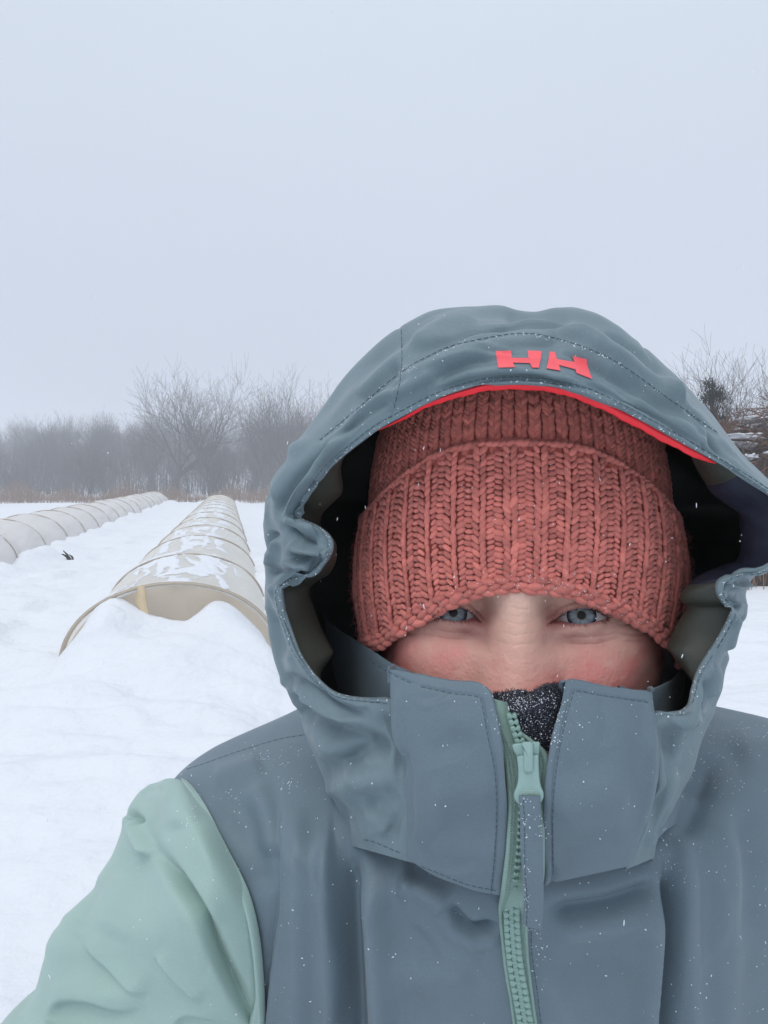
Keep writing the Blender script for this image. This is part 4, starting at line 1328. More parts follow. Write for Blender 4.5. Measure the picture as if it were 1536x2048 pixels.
# elbow and forearm, down to the pocket, out of the frame
low = rows[-1]
cen = low.mean(0)
for k, (dx, dy, dz, sc_) in enumerate(((0.02, 0.0, -0.16, 0.95), (0.05, -0.01, -0.27, 0.8), (0.09, -0.02, -0.38, 0.6), (0.11, 0.02, -0.44, 0.35))):
    rows.append(cen + (low - cen) * sc_ + np.array([dx, dy, dz]))
rows = np.array(rows)
def sleeve_surface(rows, nr, nc):
    R = crv(rows, nr)
    return np.moveaxis(crv(np.moveaxis(R, 1, 0), nc, True), 0, 1)
SL = sleeve_surface(rows, 330, 420)
N = orient(grid_normals(SL, True), SL, SL.reshape(-1, 3).mean(0))
SL = cloth_noise(SL, N, 0.0006, 9, (1, 1, 0.8), 95)
N = orient(grid_normals(SL, True), SL, SL.reshape(-1, 3).mean(0))
folds_s = [
    ('s', [(262, 1622), (290, 1668), (314, 1694), (346, 1748), (397, 1834), (438, 1925), (506, 2050), (530, 2090)], 34, 0.007),
    ('c', [(300, 1680), (346, 1746), (397, 1832), (438, 1924), (506, 2050)], 6, 0.014),
    ('r', [(262, 1640), (290, 1690), (318, 1712)], 13, 0.007),
    ('v', [(248, 1640), (265, 1628), (285, 1652)], 8, 0.006),
    ('r', [(310, 1560), (345, 1600), (370, 1660)], 30, 0.004),
    ('v', [(322, 1680), (360, 1745), (410, 1830), (450, 1920), (515, 2040)], 11, 0.005),
    ('r', [(300, 1640), (340, 1690), (390, 1770), (440, 1870)], 22, 0.003),
    ('s', [(296, 2008), (245, 2020), (180, 2000), (130, 2004), (105, 2040)], 24, 0.005),
    ('r', [(100, 1996), (150, 1978), (220, 1984), (300, 1994)], 24, 0.004),
    ('s', [(300, 1992), (262, 1972), (208, 1926), (160, 1884)], 30, 0.005),
    ('s', [(406, 2004), (352, 1956), (306, 1904)], 20, 0.005),
    ('v', [(150, 1860), (176, 1800), (192, 1750)], 20, 0.003),
    ('s', [(462, 2052), (410, 2030), (352, 2046)], 18, 0.004),
    ('r', [(270, 1720), (250, 1800), (220, 1880)], 40, 0.004),
    ('c', [(280, 1585), (310, 1580), (345, 1588)], 9, 0.002),
]
folds_s += strokes(305, 2, line_path(60, 1600, 500, 2048, 0.95, 0.4, 80, 200), 8, 14, 0.0005, 0.0010)
SL0 = SL.copy()
SL = blur_grid(carve(SL, N, folds_s), 1, True)
uc = np.linspace(0, 8, SL.shape[1], endpoint=False)
sf = sstep(0.05, 0.75, np.minimum(np.abs(uc - 1.0), np.abs(uc - 0.6)))[None, :, None]
SL = SL0 * (1 - sf) + SL * sf
sleeve = mk('sleeve', SL, grid_faces(*SL.shape[:2], True), M['mint'], jacket)
setp(sleeve, 'mint green sleeve')
b_sl = bvh(SL, True)
# the other sleeve, outside the frame
rows2 = []
for c, rx, ry in (((0.285, 0.51, 1.315), 0.004, 0.012), ((0.315, 0.505, 1.285), 0.05, 0.075), ((0.352, 0.50, 1.22), 0.075, 0.082), ((0.385, 0.49, 1.12), 0.075, 0.078), ((0.395, 0.47, 1.02), 0.07, 0.07), ((0.36, 0.44, 0.93), 0.062, 0.062), ((0.29, 0.42, 0.87), 0.055, 0.055), ((0.235, 0.42, 0.85), 0.03, 0.03)):
    a = np.linspace(0, 2 * np.pi, 12, endpoint=False)
    rows2.append(np.stack([c[0] + rx * np.cos(a), c[1] + ry * np.sin(a), c[2] + 0.4 * rx * np.cos(a)], -1))
S2 = sleeve_surface(np.array(rows2), 90, 60)
N = orient(grid_normals(S2, True), S2, S2.reshape(-1, 3).mean(0))
S2 = cloth_noise(S2, N, 0.004, 10, (1, 1, 1), 96)
o = mk('sleeve', S2, grid_faces(*S2.shape[:2], True), M['mint'], jacket)

# trousers and boots below the frame
lg = MB()
for sx in (-1, 1):
    r_ = []
    for z, w in ((0.80, 0.125), (0.62, 0.105), (0.40, 0.085), (0.16, 0.08)):
        a = np.linspace(0, 2 * np.pi, 14, endpoint=False)
        r_.append(np.stack([BX + sx * 0.105 + w * np.cos(a), 0.51 + w * 1.05 * np.sin(a), z + 0 * a], -1))
    lg.grid(sleeve_surface(np.array(r_), 40, 36), True)
lg.build('trousers', M['trouser'], person)
for sx in (-1, 1):
    bo = MB()
    bz = gh(BX + sx * 0.105, 0.5) - 0.03
    r_ = []
    for z, fy, by, w in ((0.0, 0.33, 0.56, 0.05), (0.05, 0.32, 0.565, 0.055), (0.10, 0.36, 0.56, 0.05), (0.15, 0.44, 0.56, 0.052), (0.24, 0.445, 0.565, 0.06)):
        a = np.linspace(0, 2 * np.pi, 14, endpoint=False)
        r_.append(np.stack([BX + sx * 0.105 + w * np.cos(a), (fy + by) / 2 + (by - fy) / 2 * np.sin(a), bz + z + 0 * a], -1))
    r_.insert(0, np.tile(r_[0].mean(0), (14, 1)))
    bo.grid(sleeve_surface(np.array(r_), 40, 36), True)
    bo.build('boot', M['boot'], person)

# ------------------------------------------------------------------ collar
def panel(cols, nr, nc):
    """cols: control columns left to right, each a list of points top to bottom"""
    C = np.array(cols)                        # (cols, rows, 3)
    A = np.moveaxis(C, 0, 1)                  # rows, cols
    R = crv(A, nr)
    return np.moveaxis(crv(np.moveaxis(R, 1, 0), nc), 0, 1)
def column(top, bot, dt, dm, db, mids=None, n=6):
    """picture column from top to bottom with a depth bow"""
    out = []
    for k in range(n):
        f = k / (n - 1)
        if mids is not None and 0 < k < n - 1:
            px, py = mids[k - 1]
        else:
            px, py = top[0] + (bot[0] - top[0]) * f, top[1] + (bot[1] - top[1]) * f
        d = (1 - f) * (1 - 2 * f) * dt + 4 * f * (1 - f) * dm + f * (2 * f - 1) * db
        out.append(PH(px, py, d))
    return out
def hemmed(C, top_back=0.0035):
    """adds a turned-over top edge so the cloth has thickness"""
    out = []
    for c in C:
        c = list(c)
        t = c[0]
        out.append([t + np.array([0, 0.0075, -0.006]), t + np.array([0, 0.0040, -0.0008]), t + np.array([0, 0.0012, 0.0004])] + c[1:] if False else
                   [t + np.array([0, 0.0070, -0.007]), t + np.array([0, 0.0042, -0.0005]), t] + c[1:])
    return out
# inner part of the collar on the left, seen inside the hood
inner_l = [column((648, 1235), (668, 1600), 0.475, 0.47, 0.47), column((672, 1262), (690, 1640), 0.445, 0.44, 0.43),
           column((702, 1280), (720, 1660), 0.418, 0.41, 0.402), column((738, 1304), (760, 1690), 0.388, 0.380, 0.378),
           column((783, 1331), (800, 1700), 0.362, 0.356, 0.358), column((822, 1350), (840, 1715), 0.350, 0.345, 0.350)]
CL_IN = panel(hemmed(inner_l), 90, 110)
inner_r = [column((1240, 1378), (1240, 1715), 0.348, 0.345, 0.350), column((1285, 1388), (1270, 1700), 0.357, 0.352, 0.356), column((1329, 1374), (1305, 1690), 0.376, 0.37, 0.375),
           column((1352, 1357), (1335, 1660), 0.400, 0.395, 0.392), column((1375, 1325), (1362, 1640), 0.440, 0.43, 0.42), column((1392, 1290), (1380, 1600), 0.475, 0.47, 0.46)]
CR_IN = panel(hemmed(inner_r), 90, 110)
# outer panels left and right of the zip
flap_l = [(784, 1414), (785, 1474), (803, 1520), (807, 1610)]
out_l = [column((788, 1338), (822, 1719), 0.346, 0.340, 0.352, [(x + 9, y) for x, y in flap_l]),
         column((778, 1343), (812, 1719), 0.3395, 0.3345, 0.3475, [(x - 1, y) for x, y in flap_l]),
         column((800, 1346), (826, 1725), 0.3365, 0.3300, 0.3455),
         column((837, 1354), (871, 1751), 0.3335, 0.3235, 0.3450), column((904, 1366), (935, 1777), 0.3290, 0.3190, 0.3440),
         column((956, 1371), (978, 1788), 0.3255, 0.3175, 0.3430, [(972, 1458), (984, 1540), (989, 1625), (986, 1710)]),
         column((984, 1388), (1001, 1792), 0.3235, 0.3172, 0.3425, [(999, 1459), (1011, 1540), (1015, 1625), (1009, 1710)]),
         column((986, 1393), (1004, 1793), 0.3285, 0.3225, 0.346, [(1001, 1461), (1013, 1541), (1017, 1626), (1011, 1711)])]
CL_OUT = panel(hemmed(out_l), 230, 190)
flap_r = [(1312, 1460), (1318, 1520), (1308, 1585), (1287, 1650)]
out_r = [column((1126, 1374), (1087, 1772), 0.3285, 0.3225, 0.346, [(1108, 1452), (1093, 1535), (1087, 1615), (1086, 1695)]),
         column((1128, 1369), (1090, 1771), 0.3235, 0.3172, 0.3425, [(1110, 1450), (1095, 1534), (1089, 1614), (1088, 1694)]),
         column((1147, 1363), (1118, 1764), 0.3255, 0.3175, 0.3430, [(1138, 1446), (1124, 1530), (1117, 1612), (1116, 1690)]),
         column((1208, 1373), (1182, 1750), 0.3300, 0.3195, 0.3440), column((1258, 1382), (1222, 1741), 0.3335, 0.3240, 0.3450),
         column((1290, 1388), (1246, 1736), 0.3365, 0.3300, 0.3455),
         column((1308, 1386), (1260, 1733), 0.3395, 0.3345, 0.3475, flap_r),
         column((1298, 1384), (1252, 1733), 0.346, 0.340, 0.352, [(x - 9, y) for x, y in flap_r])]
CR_OUT = panel(hemmed(out_r), 230, 190)
folds_c = [
    ('v', [(790, 1490), (815, 1540), (818, 1620), (822, 1700)], 12, 0.0025),
    ('r', [(790, 1360), (800, 1450), (812, 1520)], 10, 0.0015),
    ('v', [(900, 1440), (930, 1560), (920, 1680)], 40, 0.0020),
    ('r', [(850, 1600), (930, 1590), (1000, 1570)], 34, 0.0020),
    ('v', [(840, 1520), (910, 1500), (990, 1490)], 30, 0.0012),
    ('v', [(840, 1690), (920, 1670), (990, 1690)], 24, 0.0018),
    ('r', [(1100, 1640), (1180, 1600), (1280, 1590)], 40, 0.0022),
    ('v', [(1110, 1570), (1200, 1520), (1300, 1500)], 36, 0.0016),
    ('r', [(1296, 1400), (1304, 1490), (1300, 1580), (1275, 1680)], 9, 0.0015),
    ('v', [(1100, 1720), (1180, 1690), (1260, 1680)], 24, 0.0016),
    ('v', [(1200, 1390), (1215, 1440), (1205, 1500)], 16, 0.0010),
    ('S', [(842, 1372), (904, 1385), (950, 1391), (966, 1405), (978, 1470), (992, 1540), (996, 1620), (992, 1710), (984, 1786)], 2.2, 0.0005),
    ('S', [(1290, 1403), (1208, 1390), (1150, 1381), (1142, 1392), (1126, 1450), (1110, 1535), (1103, 1615), (1103, 1690), (1104, 1766)], 2.2, 0.0005),
    ('S', [(700, 1288), (735, 1316), (783, 1346), (830, 1368)], 2.2, 0.0004),
]
b_col = []
for k, (C, nm) in enumerate(((CL_IN, 'collar'), (CR_IN, 'collar'), (CL_OUT, 'collar_flap'), (CR_OUT, 'collar_flap'))):
    N = grid_normals(C)
    view = np.array([0, 0, EYE]) - C
    if np.sum(N * view) < 0: N = -N
    C = cloth_noise(C, N, 0.0009, 22, (1, 1, 1), 101 + k)
    N2 = grid_normals(C)
    if np.sum(N2 * view) < 0: N2 = -N2
    C = carve(C, N2, folds_c + strokes(310 + k, 5, line_path(790, 1380, 1310, 1770, 0.0, 0.7, 60, 180), 6, 14, 0.0005, 0.0013))
    mk(nm, C, grid_faces(*C.shape[:2]), M['shell'], jacket)
    b_col.append(bvh(C))

# fleece neck gaiter in the gap
def fleece(cols, nr, nc):
    G_ = panel(cols, nr, nc)
    N = grid_normals(G_); view = np.array([0, 0, EYE]) - G_
    if np.sum(N * view) < 0: N = -N
    q = G_ * 420
    return G_ + N * (0.0007 * fbm(q, 3, 121) + 0.0007 * fbm(G_ * 110, 2, 122))[..., None]
gt = []
for x0, x1, y0, y1, dd in ((955, 1000, 1400, 1500, 0.350), (985, 1018, 1388, 1500, 0.338), (1003, 1030, 1385, 1500, 0.3305), (1030, 1046, 1381, 1500, 0.3255), (1058, 1064, 1384, 1500, 0.3235),
                           (1085, 1080, 1373, 1500, 0.3245), (1108, 1096, 1369, 1500, 0.3265), (1124, 1106, 1370, 1500, 0.329), (1140, 1116, 1374, 1500, 0.336), (1165, 1130, 1390, 1500, 0.352)):
    gt.append([PH(x0, y0 + 14, dd + 0.014), PH(x0, y0 + 2, dd + 0.007), PH(x0, y0, dd + 0.002), PH(x0 * .85 + x1 * .15, y0 + 18, dd - 0.0012), PH(x0 * .6 + x1 * .4, y0 * .62 + y1 * .38, dd - 0.001), PH(x0 * .3 + x1 * .7, y0 * .3 + y1 * .7, dd + 0.001), PH(x1, y1, dd + 0.004)])
GT = fleece(gt, 150, 200)
folds_g = [('v', [(1046, 1378), (1062, 1392), (1080, 1402)], 7, 0.0022), ('v', [(1040, 1440), (1060, 1432), (1085, 1440)], 12, 0.0015), ('r', [(1010, 1400), (1050, 1412), (1100, 1395)], 10, 0.0010)]
N = grid_normals(GT); view = np.array([0, 0, EYE]) - GT
if np.sum(N * view) < 0: N = -N
GT = carve(GT, N, folds_g)
gaiter = mk('neck_gaiter', GT, grid_faces(*GT.shape[:2]), M['gaiter'], person)
b_g = bvh(GT)
fz_ = MB()
R5 = random.Random(91)
Nn = N.reshape(-1, 3); Gv = GT.reshape(-1, 3)
for k in range(2600):
    i = R5.randrange(len(Gv)); L = R5.uniform(0.0006, 0.0016)
    d_ = Nn[i] + np.array([R5.gauss(0, .6), R5.gauss(0, .4), R5.gauss(0, .6)]); d_ /= np.linalg.norm(d_)
    fz_.tube(np.array([Gv[i], Gv[i] + d_ * L * .5, Gv[i] + d_ * L + np.array([R5.gauss(0, .0003), 0, R5.gauss(0, .0003)])]), 0.00007, 3, caps=False)
setp(fz_.build('fleece_fuzz', M['gaiter'], gaiter), None, None, None, 'stuff')

# ------------------------------------------------------------------ hood
RIM_L = [(1040, 764, .312, 1010, 614, .385), (1000, 765, .3122, 965, 614, .3855), (960, 769, .3135, 920, 616, .388), (918, 781, .316, 872, 622, .39), (880, 794, .3185, 835, 636, .3915), (840, 813, .3215, 790, 662, .395), (803, 833, .326, 745, 700, .398),
         (760, 856, .331, 690, 757, .402), (723, 883, .336, 645, 815, .405), (689, 910, .341, 606, 868, .408), (662, 934, .346, 577, 912, .411), (638, 964, .351, 554, 945, .413),
         (615, 998, .356, 537, 978, .415), (599, 1022, .360, 530, 1010, .416), (603, 1036, .3605, 528, 1030, .4165), (633, 1050, .357, 527, 1048, .417), (655, 1066, .354, 527, 1065, .4175), (665, 1083, .3525, 527, 1082, .418),
         (664, 1103, .3525, 528, 1100, .418), (652, 1122, .354, 529, 1118, .418), (622, 1148, .358, 530, 1140, .418), (585, 1160, .363, 532, 1158, .418), (564, 1175, .3665, 534, 1177, .4175), (561, 1195, .3675, 537, 1200, .417),
         (568, 1228, .367, 541, 1232, .4165), (578, 1256, .365, 547, 1266, .415), (594, 1297, .361, 556, 1306, .412), (610, 1322, .359, 562, 1330, .411), (632, 1351, .3565, 569, 1356, .409), (665, 1380, .353, 577, 1383, .407),
         (700, 1392, .3495, 588, 1408, .405), (740, 1396, .345, 600, 1434, .403), (782, 1400, .3405, 612, 1463, .402), (802, 1450, .3385, 625, 1501, .401),
         (814, 1520, .338, 644, 1550, .401), (820, 1600, .3395, 667, 1604, .402), (824, 1670, .343, 681, 1648, .403), (826, 1726, .3475, 690, 1688, .404)]
RIM_R = [(1087, 767, .312, 1090, 616, .385), (1115, 771, .313, 1122, 618, .386), (1141, 777, .314, 1152, 622, .387), (1175, 787, .316, 1192, 632, .389), (1208, 802, .318, 1228, 647, .391), (1241, 818, .3205, 1262, 669, .393), (1275, 836, .323, 1296, 696, .395),
         (1309, 854, .3255, 1326, 722, .397), (1343, 873, .328, 1356, 750, .399), (1397, 903, .334, 1406, 805, .402), (1434, 924, .338, 1442, 855, .405),
         (1478, 950, .343, 1482, 910, .408), (1510, 970, .347, 1520, 950, .410), (1545, 996, .352, 1560, 990, .413),
         (1566, 1040, .356, 1577, 1035, .4145), (1564, 1090, .358, 1574, 1085, .4155), (1545, 1130, .3585, 1560, 1122, .416),
         (1512, 1146, .3575, 1535, 1146, .416), (1475, 1150, .3565, 1514, 1158, .4165), (1446, 1162, .354, 1506, 1172, .4165), (1437, 1182, .353, 1503, 1188, .4165), (1444, 1203, .354, 1501, 1204, .4165), (1462, 1217, .357, 1497, 1222, .4165), (1455, 1240, .357, 1489, 1246, .416), (1431, 1283, .356, 1472, 1288, .414),
         (1397, 1337, .353, 1453, 1338, .412), (1383, 1378, .349, 1446, 1385, .409), (1374, 1412, .346, 1430, 1422, .407),
         (1348, 1426, .343, 1415, 1448, .405), (1308, 1426, .340, 1402, 1486, .404), (1302, 1480, .338, 1385, 1536, .402),
         (1302, 1560, .338, 1362, 1578, .402), (1288, 1640, .341, 1340, 1628, .402), (1270, 1690, .345, 1323, 1672, .403), (1250, 1740, .349, 1308, 1716, .404)]
RIM = np.array(RIM_L[::-1] + RIM_R, float)
NU = len(RIM)
HCX, HCZ = HW(0.0, 0.45, 0)[0], 1.44
def back_pt(Sp, a, b, r):
    """behind the silhouette: shrink about the head axis and move back to distance r (head frame)"""
    l = Sp[..., 0] * CP - Sp[..., 1] * SP
    return HW(l * a, r, HCZ + (Sp[..., 2] - HCZ) * b)
def hood_cols(inset=0.0):
    Rm = PH(RIM[:, 0], RIM[:, 1], RIM[:, 2]); Sl = PH(RIM[:, 3], RIM[:, 4], RIM[:, 5])
    cen = np.array([1035., 1150.])
    cols = []
    lr = RIM[:, 2]; lsil = RIM[:, 5]
    if inset == 0:
        dirv = cen - RIM[:, :2]; dirv /= np.linalg.norm(dirv, axis=1, keepdims=True)
        cols.append(PH(RIM[:, 0] - 4 * dirv[:, 0], RIM[:, 1] - 4 * dirv[:, 1], lr + 0.009))
        cols.append(PH(RIM[:, 0] + 1.5 * dirv[:, 0], RIM[:, 1] + 1.5 * dirv[:, 1], lr + 0.0028))
        cols.append(Rm)
        for t, f in ((0.12, -0.008), (0.38, 0.035), (0.68, 0.20), (0.90, 0.56)):
            px = RIM[:, 0] + (RIM[:, 3] - RIM[:, 0]) * t; py = RIM[:, 1] + (RIM[:, 4] - RIM[:, 1]) * t
            cols.append(PH(px, py, lr + (lsil - lr) * f))
    else:
        dirv = cen - RIM[:, :2]; dirv /= np.linalg.norm(dirv, axis=1, keepdims=True)
        cols.append(PH(RIM[:, 0] + 1.0 * dirv[:, 0], RIM[:, 1] + 1.0 * dirv[:, 1], lr + 0.0045))
        cols.append(PH(RIM[:, 0] - 3 * dirv[:, 0], RIM[:, 1] - 3 * dirv[:, 1], lr + 0.014))
        cols.append(back_pt(PH(RIM[:, 3], RIM[:, 4], lsil), 0.915, 0.925, lr * 0.5 + lsil * 0.5 + 0.004))
    k = 1.0 if inset == 0 else 0.93
    kz = 1.0 if inset == 0 else 0.94
    add = 0.0 if inset == 0 else -0.002
    cols.append(back_pt(Sl, k, kz, lsil + add))
    cols.append(back_pt(Sl, 1.005 * k, 1.0 * kz, lsil + 0.035 + add))
    cols.append(back_pt(Sl, 0.95 * k, 0.95 * kz, 0.50 + add * 2))
    cols.append(back_pt(Sl, 0.70 * k, 0.74 * kz, 0.565 + add * 3))
    cols.append(back_pt(Sl, 0.36 * k, 0.40 * kz, 0.595 + add * 4))
    cols.append(back_pt(Sl, 0.01, 0.01, 0.603 + add * 4))
    return np.array(cols)      # (K, NU, 3)
HCOL = hood_cols(0.0)
tu = np.linspace(0, NU - 1, (NU - 1) * 14 + 1)
tk = np.concatenate([np.linspace(0, 2, 9), np.linspace(2, 7, 92)[1:], np.linspace(7, 12, 34)[1:]])
H = crv_t(HCOL, tk)
H = np.moveaxis(crv_t(np.moveaxis(H, 1, 0), tu), 0, 1)      # (v, u, 3)
HB0 = H.copy()
N = orient(grid_normals(H), H, HW(0.0, 0.46, 1.44)); NB0 = N.copy()
KV = np.repeat(tk[:, None], len(tu), 1)
fade = sstep(1.9, 3.2, KV)[..., None]
Hn = cloth_noise(H, N, 0.0034, 11, (1, 1, 1), 131)
H = H + (Hn - H) * fade
# long soft creases running round the brim
N = orient(grid_normals(H), H, HW(0.0, 0.46, 1.44))
wav = noise3(np.stack([np.repeat(tu[None] * 0.16, len(tk), 0), KV * 1.6, 0 * KV], -1), 141)
H = H + N * (0.0022 * wav)[..., None] * fade * (KV < 8)[..., None]
folds_h = [
    # brim: panel seams and curved stitch line
    ('S', [(797, 648), (797, 740), (780, 836)], 3, 0.0009), ('S', [(1282, 674), (1329, 769), (1393, 863), (1406, 905)], 3, 0.0009),
    ('S', [(640, 880), (700, 830), (797, 748), (860, 711), (918, 688), (1039, 667), (1127, 681), (1228, 721), (1336, 796), (1444, 872)], 3.5, 0.0010),
    ('r', [(800, 770), (870, 728), (950, 700), (1040, 690)], 14, 0.0041), ('v', [(800, 740), (880, 680), (960, 655), (1060, 650)], 16, 0.0048),
    ('r', [(810, 690), (880, 648), (960, 630)], 12, 0.0043), ('v', [(700, 810), (760, 760), (800, 720)], 12, 0.0051),
    ('r', [(690, 850), (760, 800), (810, 780), (900, 735)], 10, 0.0037), ('v', [(660, 880), (740, 820), (790, 790)], 9, 0.0043),
    ('v', [(1120, 700), (1200, 735), (1290, 790), (1360, 850)], 12, 0.0044), ('r', [(1100, 660), (1200, 690), (1300, 755), (1370, 820)], 13, 0.0044),
    ('v', [(1200, 670), (1270, 715), (1330, 770)], 10, 0.0041), ('r', [(1320, 760), (1380, 830), (1430, 890)], 12, 0.0051), ('v', [(1350, 790), (1410, 860), (1470, 930)], 10, 0.0051),
    ('r', [(1240, 790), (1320, 830), (1400, 880)], 11, 0.0031), ('v', [(860, 760), (940, 725), (1000, 715)], 12, 0.0027), ('r', [(840, 800), (920, 755), (1000, 742), (1060, 742)], 10, 0.0020),
    ('v', [(1000, 630), (1080, 625), (1150, 640)], 12, 0.0034),
    # left side folds above the buckle
    ('r', [(700, 860), (640, 930), (590, 990), (566, 1045)], 10, 0.006), ('v', [(660, 880), (600, 950), (565, 1010), (552, 1040)], 10, 0.006),
    ('r', [(620, 870), (575, 930), (553, 980), (556, 1020)], 9, 0.005), ('v', [(590, 900), (548, 960), (538, 1010)], 10, 0.004),
    ('v', [(640, 950), (600, 1005), (590, 1050)], 8, 0.004),
    ('c', [(562, 1045), (590, 1062), (620, 1082), (640, 1095)], 8, 0.0055), ('r', [(566, 1038), (600, 1052), (640, 1072)], 8, 0.006),
    ('r', [(560, 1070), (548, 1100), (540, 1140)], 9, 0.005), ('r', [(575, 1085), (600, 1098), (640, 1106), (662, 1108)], 9, 0.006), ('v', [(552, 1060), (540, 1085), (537, 1110)], 8, 0.005),
    ('v', [(570, 1110), (600, 1116), (650, 1112)], 8, 0.005), ('r', [(560, 1130), (590, 1128), (630, 1132)], 9, 0.005), ('c', [(540, 1150), (560, 1140), (600, 1142)], 7, 0.004),
    ('r', [(550, 1165), (542, 1190), (540, 1230)], 8, 0.003), ('v', [(545, 1225), (556, 1270), (575, 1320)], 8, 0.003),
    # left cheek of the hood
    ('c', [(568, 1342), (600, 1366), (640, 1392), (690, 1420), (740, 1440)], 8, 0.006), ('r', [(575, 1360), (615, 1395), (670, 1425), (730, 1450)], 12, 0.006),
    ('v', [(600, 1400), (640, 1440), (700, 1470), (780, 1490)], 16, 0.006), ('r', [(620, 1430), (660, 1500), (700, 1530)], 18, 0.005), ('v', [(650, 1545), (690, 1520), (740, 1500), (790, 1510)], 20, 0.007),
    ('r', [(670, 1590), (720, 1560), (800, 1560)], 22, 0.004), ('v', [(690, 1640), (740, 1600), (800, 1600)], 22, 0.003), ('v', [(760, 1420), (795, 1480), (800, 1560)], 12, 0.003),
    ('c', [(600, 1370), (606, 1410), (612, 1440)], 6, 0.003),
    # right side folds
    ('r', [(1448, 1168), (1470, 1170), (1498, 1160)], 9, 0.005), ('c', [(1482, 1178), (1484, 1192), (1480, 1206)], 6, 0.005), ('v', [(1452, 1196), (1470, 1204), (1486, 1215)], 8, 0.005),
    ('r', [(1468, 1220), (1470, 1260), (1455, 1310)], 8, 0.004), ('v', [(1484, 1225), (1474, 1270), (1460, 1320)], 7, 0.004), ('r', [(1420, 1320), (1425, 1360), (1415, 1400)], 10, 0.003), ('v', [(1405, 1350), (1410, 1390), (1400, 1425)], 8, 0.003),
    ('v', [(1320, 1450), (1345, 1500), (1345, 1560)], 18, 0.004), ('r', [(1330, 1440), (1380, 1440), (1405, 1430)], 12, 0.003), ('r', [(1310, 1610), (1335, 1560), (1350, 1500)], 16, 0.003),
    ('v', [(1300, 1560), (1318, 1600), (1310, 1680)], 12, 0.003),
]
N = orient(grid_normals(H), H, HW(0.0, 0.46, 1.44))
def brim_path(k0, k1, l0, l1, u0, u1):
    hp = px_of(H)
    def f(R):
        kr = R.uniform(k0, k1); kr2 = kr + R.gauss(0, 0.25); L = R.uniform(l0, l1); uu = R.uniform(u0, u1 - L)
        pts = []
        for t in np.linspace(0, 1, 5):
            r = int(np.argmin(np.abs(tk - np.clip(kr + (kr2 - kr) * t, 2.1, 6.9)))); c = int(np.clip((uu + L * t) * 14, 0, len(tu) - 1))
            pts.append(tuple(hp[r, c]))
        return pts
    return f
iA, iB = len(RIM_L) - 10, len(RIM_L) + 11
folds_h += strokes(320, 26, brim_path(2.3, 6.8, 3, 9, iA, iB), 5, 9, 0.0008, 0.0020)
folds_h += strokes(321, 16, brim_path(2.3, 6.8, 2, 6, 4, iA), 5, 9, 0.0008, 0.0020)
folds_h += strokes(322, 10, brim_path(2.3, 6.8, 2, 5, iB, NU - 5), 5, 9, 0.0008, 0.0020)
folds_h += strokes(323, 6, line_path(640, 1440, 800, 1680, 0.4, 0.6, 60, 150), 7, 14, 0.0010, 0.0025)
H0_ = H.copy()
H = carve(H, N, folds_h)
ue = (sstep(0.0, 1.5, tu) * sstep(NU - 1, NU - 2.5, tu))[None, :, None]
H = H0_ * (1 - ue) + H * ue
ue = (sstep(0.0, 0.9, tu) * sstep(NU - 1, NU - 1.9, tu))[None, :, None]
H = HB0 * (1 - ue) + H * ue
# stitched hem just outside the opening
hemp = RIM[:, :2] + 0
dirv = RIM[:, :2] - np.array([1035., 1150.]); dirv /= np.linalg.norm(dirv, axis=1, keepdims=True)
H = blur_grid(H, 1)
hood = mk('hood', H, grid_faces(*H.shape[:2]), M['shell_hood'], jacket)
b_hood = bvh(H)
LCOL = hood_cols(1.0)
r6 = int(np.argmin(np.abs(tk - 6.3)))
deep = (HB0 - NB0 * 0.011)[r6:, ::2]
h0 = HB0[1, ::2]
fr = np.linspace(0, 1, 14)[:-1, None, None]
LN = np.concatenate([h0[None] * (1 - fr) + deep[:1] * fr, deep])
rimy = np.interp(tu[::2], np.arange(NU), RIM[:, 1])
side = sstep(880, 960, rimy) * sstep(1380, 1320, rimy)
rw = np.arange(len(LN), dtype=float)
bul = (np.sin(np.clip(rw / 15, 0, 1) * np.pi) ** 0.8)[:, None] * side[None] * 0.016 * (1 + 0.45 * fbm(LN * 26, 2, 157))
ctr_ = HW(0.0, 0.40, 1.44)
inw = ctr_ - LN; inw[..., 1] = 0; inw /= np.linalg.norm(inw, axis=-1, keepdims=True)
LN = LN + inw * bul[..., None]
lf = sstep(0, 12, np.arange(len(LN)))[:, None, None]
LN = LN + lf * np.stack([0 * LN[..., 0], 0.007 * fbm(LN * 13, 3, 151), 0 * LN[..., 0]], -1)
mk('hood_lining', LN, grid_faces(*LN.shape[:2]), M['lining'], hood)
# navy facing along the right rim
i0 = NU // 2 + 11
sel = [i for i in range(NU) if RIM[i, 0] > 1440 and 935 < RIM[i, 1] < 1165]
a_, b_ = min(sel), max(sel)
c0_, c1_ = a_ * 7, b_ * 7
FA = crv_t(LN[:, c0_:c1_ + 1], np.linspace(0.2, 9.0, 40))
taper = np.sin(np.linspace(0, np.pi, c1_ - c0_ + 1)) ** 0.5
N = -orient(grid_normals(LN), LN, HW(0.0, 0.46, 1.44))
FN = crv_t(N[:, c0_:c1_ + 1], np.linspace(0.2, 9.0, 40))
FA = FA + FN * ((0.0028 + 0.0022 * fbm(FA * 38, 3, 161)) * taper[None])[..., None]
mk('hood_facing', FA, grid_faces(*FA.shape[:2]), M['navy'], hood)

